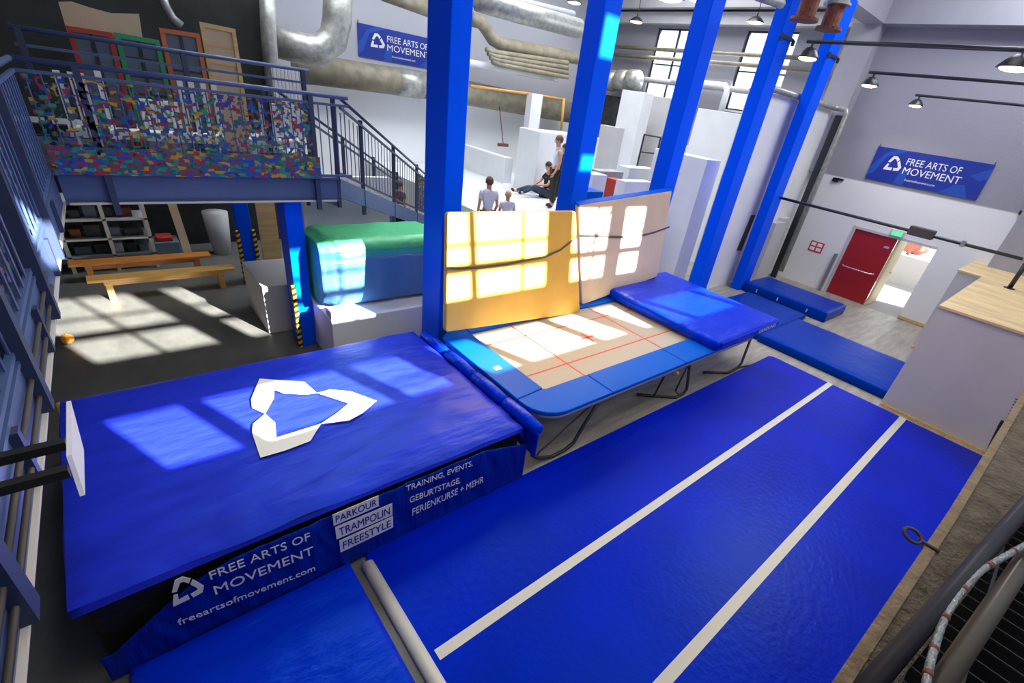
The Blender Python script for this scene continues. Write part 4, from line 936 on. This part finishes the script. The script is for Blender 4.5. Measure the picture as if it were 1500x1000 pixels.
    def cloth(nm, keys, edges, m, add):
        NN = {k: (N[k][0], tuple(x + add * s for x in (N[k][1] if isinstance(N[k][1], tuple) else (N[k][1],) * 2))) for k in keys}
        return NN
    if shirt:
        ks = ['pelvis', 'waist', 'chest', 'neckb', 'shoL', 'shoR']; NN = cloth('shirt', ['pelvis', 'waist', 'chest', 'shoL', 'shoR'], None, None, .016)
        NN['pelvis'] = (NN['pelvis'][0], (.125 * s, .11 * s)); NN['neckb'] = (N['chest'][0].lerp(N['neck'][0], .72), (.085 * s, .075 * s)); NN['chest'] = (NN['chest'][0], (.145 * s, .145 * s))
        EE = [('pelvis', 'waist'), ('waist', 'chest'), ('chest', 'neckb'), ('chest', 'shoL'), ('chest', 'shoR')]
        for sd in 'LR': NN['trap' + sd] = (N['neck'][0].lerp(N['sho' + sd][0], .42) - Vector((0, 0, .035 * s)), .085 * s); EE.append(('neckb', 'trap' + sd))
        if top_sleeve:
            for sd in 'LR': NN['slv' + sd] = (N['sho' + sd][0].lerp(N['elb' + sd][0], .6), .06 * s); EE.append(('sho' + sd, 'slv' + sd))
        else:
            for sd in 'LR': NN['sho' + sd] = (N['chest'][0].lerp(N['sho' + sd][0], .55) + Vector((0, 0, .02 * s)), .05 * s)
        skinmesh('shirt', NN, EE, top_m, t, 2)
    NN = cloth('trousers', ['pelvis', 'hipL', 'hipR', 'kneeL', 'kneeR'], None, None, .018); EE = [('pelvis', 'hipL'), ('pelvis', 'hipR'), ('hipL', 'kneeL'), ('hipR', 'kneeR')]
    for sd in 'LR': NN['cuf' + sd] = (N['knee' + sd][0].lerp(N['ank' + sd][0], .9), .055 * s); EE.append(('knee' + sd, 'cuf' + sd))
    skinmesh('trousers', NN, EE, leg_m, t, 2)
    for sd in 'LR':
        a, b = N['ank' + sd][0], N['toe' + sd][0]; skinmesh('shoe', {'a': (a - Vector((0, 0, .01 * s)), .046 * s), 'b': (a.lerp(b, .5), .044 * s), 'c': (b, .038 * s)}, [('a', 'b'), ('b', 'c')], 'black', t, 1)
    return t
STAND = dict(pelvis=(0, 0, .93), waist=(0, .01, 1.10), chest=(0, 0, 1.32), neck=(0, .01, 1.47), head0=(0, .03, 1.54), head=(0, .04, 1.62), crown=(0, .03, 1.70),
             shoL=(-.18, 0, 1.40), elbL=(-.22, -.03, 1.12), wriL=(-.22, .08, .90), shoR=(.18, 0, 1.40), elbR=(.22, -.03, 1.12), wriR=(.20, .12, .92),
             hipL=(-.09, 0, .88), kneeL=(-.10, .02, .50), ankL=(-.11, -.03, .08), toeL=(-.12, .12, .03), hipR=(.09, 0, .88), kneeR=(.10, .02, .50), ankR=(.11, -.03, .08), toeR=(.12, .12, .03))
SIT = dict(pelvis=(0, 0, .13), waist=(0, -.04, .30), chest=(0, -.06, .54), neck=(0, -.02, .68), head0=(0, .01, .75), head=(0, .03, .83), crown=(0, .02, .91),
           shoL=(-.18, -.05, .60), elbL=(-.26, .10, .38), wriL=(-.12, .32, .34), shoR=(.18, -.05, .60), elbR=(.26, .10, .38), wriR=(.10, .34, .32),
           hipL=(-.09, .04, .12), kneeL=(-.14, .44, .30), ankL=(-.16, .84, .10), toeL=(-.18, .94, .16), hipR=(.09, .04, .12), kneeR=(.16, .46, .22), ankR=(.20, .88, .08), toeR=(.24, .98, .15))
P = at(806, 304, 'z', PZ); person('standing youth in a white tank top and dark trousers, seen from the side', (P.x, P.y, PZ), radians(150), STAND, 'hair_brown', 'shirt_white', False, 'trousers_dark', 1.07)
P2_ = at(798, 289, 'z', PZ); person('seated youth in a black t-shirt and jeans, leaning back against a white box', (P2_.x, P2_.y, PZ), radians(165), SIT, 'hair_dark', 'shirt_black', True, 'denim', 1.08)
P = at(826, 300, 'z', PZ); person('youth half hidden behind the second column, in dark clothes', (P.x, P.y + .3, PZ), radians(185), STAND, 'hair_dark', 'shirt_black', True, 'trousers_dark', .93)
c = at(718, 262, 'y', 8.0); person('child with dark hair in a white t-shirt seen from behind', (c.x, 8.0, 1.2), radians(70), STAND, 'hair_brown', 'shirt_white', True, 'denim', (c.z - 1.2) / 1.70)
c = at(745, 282, 'y', 7.9); person('blond child in a white t-shirt, lower than the dark haired one', (c.x, 7.9, 1.2), radians(60), STAND, 'hair_blond', 'shirt_white', True, 'denim', (c.z - 1.2) / 1.70)
c = at(585, 266, 'y', 10.3); person('boy in a patterned shirt behind the stair railing', (c.x, 10.3, .78), radians(20), STAND, 'hair_brown', 'multi_shirt', True, 'trousers_dark', (c.z - .78) / 1.70)
# ================================================================ FOREGROUND AT THE LOWER RIGHT
ZB = 2.95
l0 = at(1205, 1008, 'z', ZB); l1 = at(1388, 750, 'z', ZB); l2 = at(1512, 546, 'z', ZB)
dr = (l2 - l0).normalized(); back = Vector((dr.y, -dr.x, 0)); lE = l2 + dr * 3.0; lS = l0 - dr * .8
i0 = at(1292, 1000, 'z', ZB); i1 = at(1492, 760, 'z', ZB); iS = i0 - (i1 - i0) * .6; iE = i1 + (i1 - i0) * 2.2
beam = thing('crane_beam', 'dusty brown steel beam with a flat top, below the near handrail', 'beam', tuple(lS))
MB().prism([lS + back * .035, l1 + back * .035, lE + back * .035, iE, iS], (0, 0, -.03)).build('top_plate', 'concrete', beam)
MB().prism([lS, l1, lE, lE + back * .035, l1 + back * .035, lS + back * .035], (0, 0, .006)).build('edge_strip', 'concrete_edge', beam)
MB().prism([p - Vector((0, 0, .032)) for p in (lS + back * .08, lE + back * .08, lE + back * .10, lS + back * .10)], (0, 0, -.4)).build('web', 'concrete_edge', beam)
# ring hook
rg = thing('ring_hook', 'rusty wire ring tied to the edge of the brown beam', 'hook', tuple(l1))
rc = at(1337, 784, 'z', ZB + .02); e1 = at(1358, 797, 'z', ZB + .01)
u_ = (e1 - rc).normalized(); v_ = Vector((0, 0, 1)).lerp(Vector((-u_.y, u_.x, 0)), .6).normalized()
MB().tube([rc + u_ * .032 * cos(a) + v_ * .024 * sin(a) for a in [2 * pi * k / 20 for k in range(21)]], .0065, 6, cap=False).build('ring', 'rail_grey', rg, smooth=True)
MB().tube([rc + u_ * .03, e1, e1 + back * .04], .0075, 6).build('shank', 'rail_grey', rg, smooth=True)
MB().tube([rc + u_ * .02, rc + u_ * .04 + dr * .01, e1 - dr * .035 - Vector((0, 0, .015))], .004, 6).build('wire', 'rust', rg, smooth=True)
# handrails
def near_rail(pa, pb, z, wpx, m, name, label):
    a = at(*pa, 'z', z); b = at(*pb, 'z', z); d = (b - a)
    return MB().tube([a - d * .35, b + d * .5], wpx, 16).build(name, m, smooth=True), a, b
o, ha, hb = near_rail((1278, 1000), (1481, 765), 3.08, .0265, 'rail_black', 'handrail', ''); tag(o, 'dark handrail crossing the lower right corner', 'handrail')
o, ga, gb_ = near_rail((1380, 1000), (1500, 822), 3.05, .0275, 'rail_grey', 'grey_pipe', ''); tag(o, 'brown grey pipe behind the dark handrail', 'pipe')
cp = [at(x, y, 'z', 3.095) for x, y in ((1352, 1030), (1361, 978), (1369, 948), (1383, 907), (1406, 869), (1437, 836), (1475, 813), (1500, 799), (1550, 770))]
cdt = thing('flexible_conduit', 'silver corrugated conduit looping over the grey pipe', 'conduit', tuple(cp[0]))
fine = []
for i in range(len(cp) - 1):
    p0, p1, p2, p3 = cp[max(i - 1, 0)], cp[i], cp[i + 1], cp[min(i + 2, len(cp) - 1)]
    for k in range(8):
        t_ = k / 8; fine.append(.5 * ((2 * p1) + (-p0 + p2) * t_ + (2 * p0 - 5 * p1 + 4 * p2 - p3) * t_ ** 2 + (-p0 + 3 * p1 - 3 * p2 + p3) * t_ ** 3))
MB().tube(fine, [.0105 if k % 2 else .0095 for k in range(len(fine))], 12).build('sleeve', 'conduit', cdt, smooth=True)
for k in range(6, len(fine) - 1, 9): MB().tube([fine[k], fine[k + 1]], .0115, 12).build('clip', 'rust', cdt, smooth=True)
# grating
gr = thing('grating', 'dark steel grating of the near walkway', 'grating', (1.0, -.6, 2.62))
gm = MB()
for k in range(55): x = .7 + k * .085; gm.obox((x, -.30, 2.62), (x, -1.4, 2.62), .005, .008)
gm.build('bearing_bars', 'rail_grey', gr)
gm = MB()
for k in range(5): y = -.48 - k * .2; gm.obox((.6, y, 2.625), (5.4, y, 2.625), .012, .012)
gm.build('cross_bars', 'rail_grey', gr)
MB().obox((.6, -.33, 2.61), (2.6, -.33, 2.61), .008, .05).build('edge_bar', 'rail_grey', gr)
tag(MB().box(-.4, 5.5, -1.46, -.33, 2.3, 2.34).build('walkway_tray', 'dull_black'), 'black tray beneath the near walkway grating', 'tray')
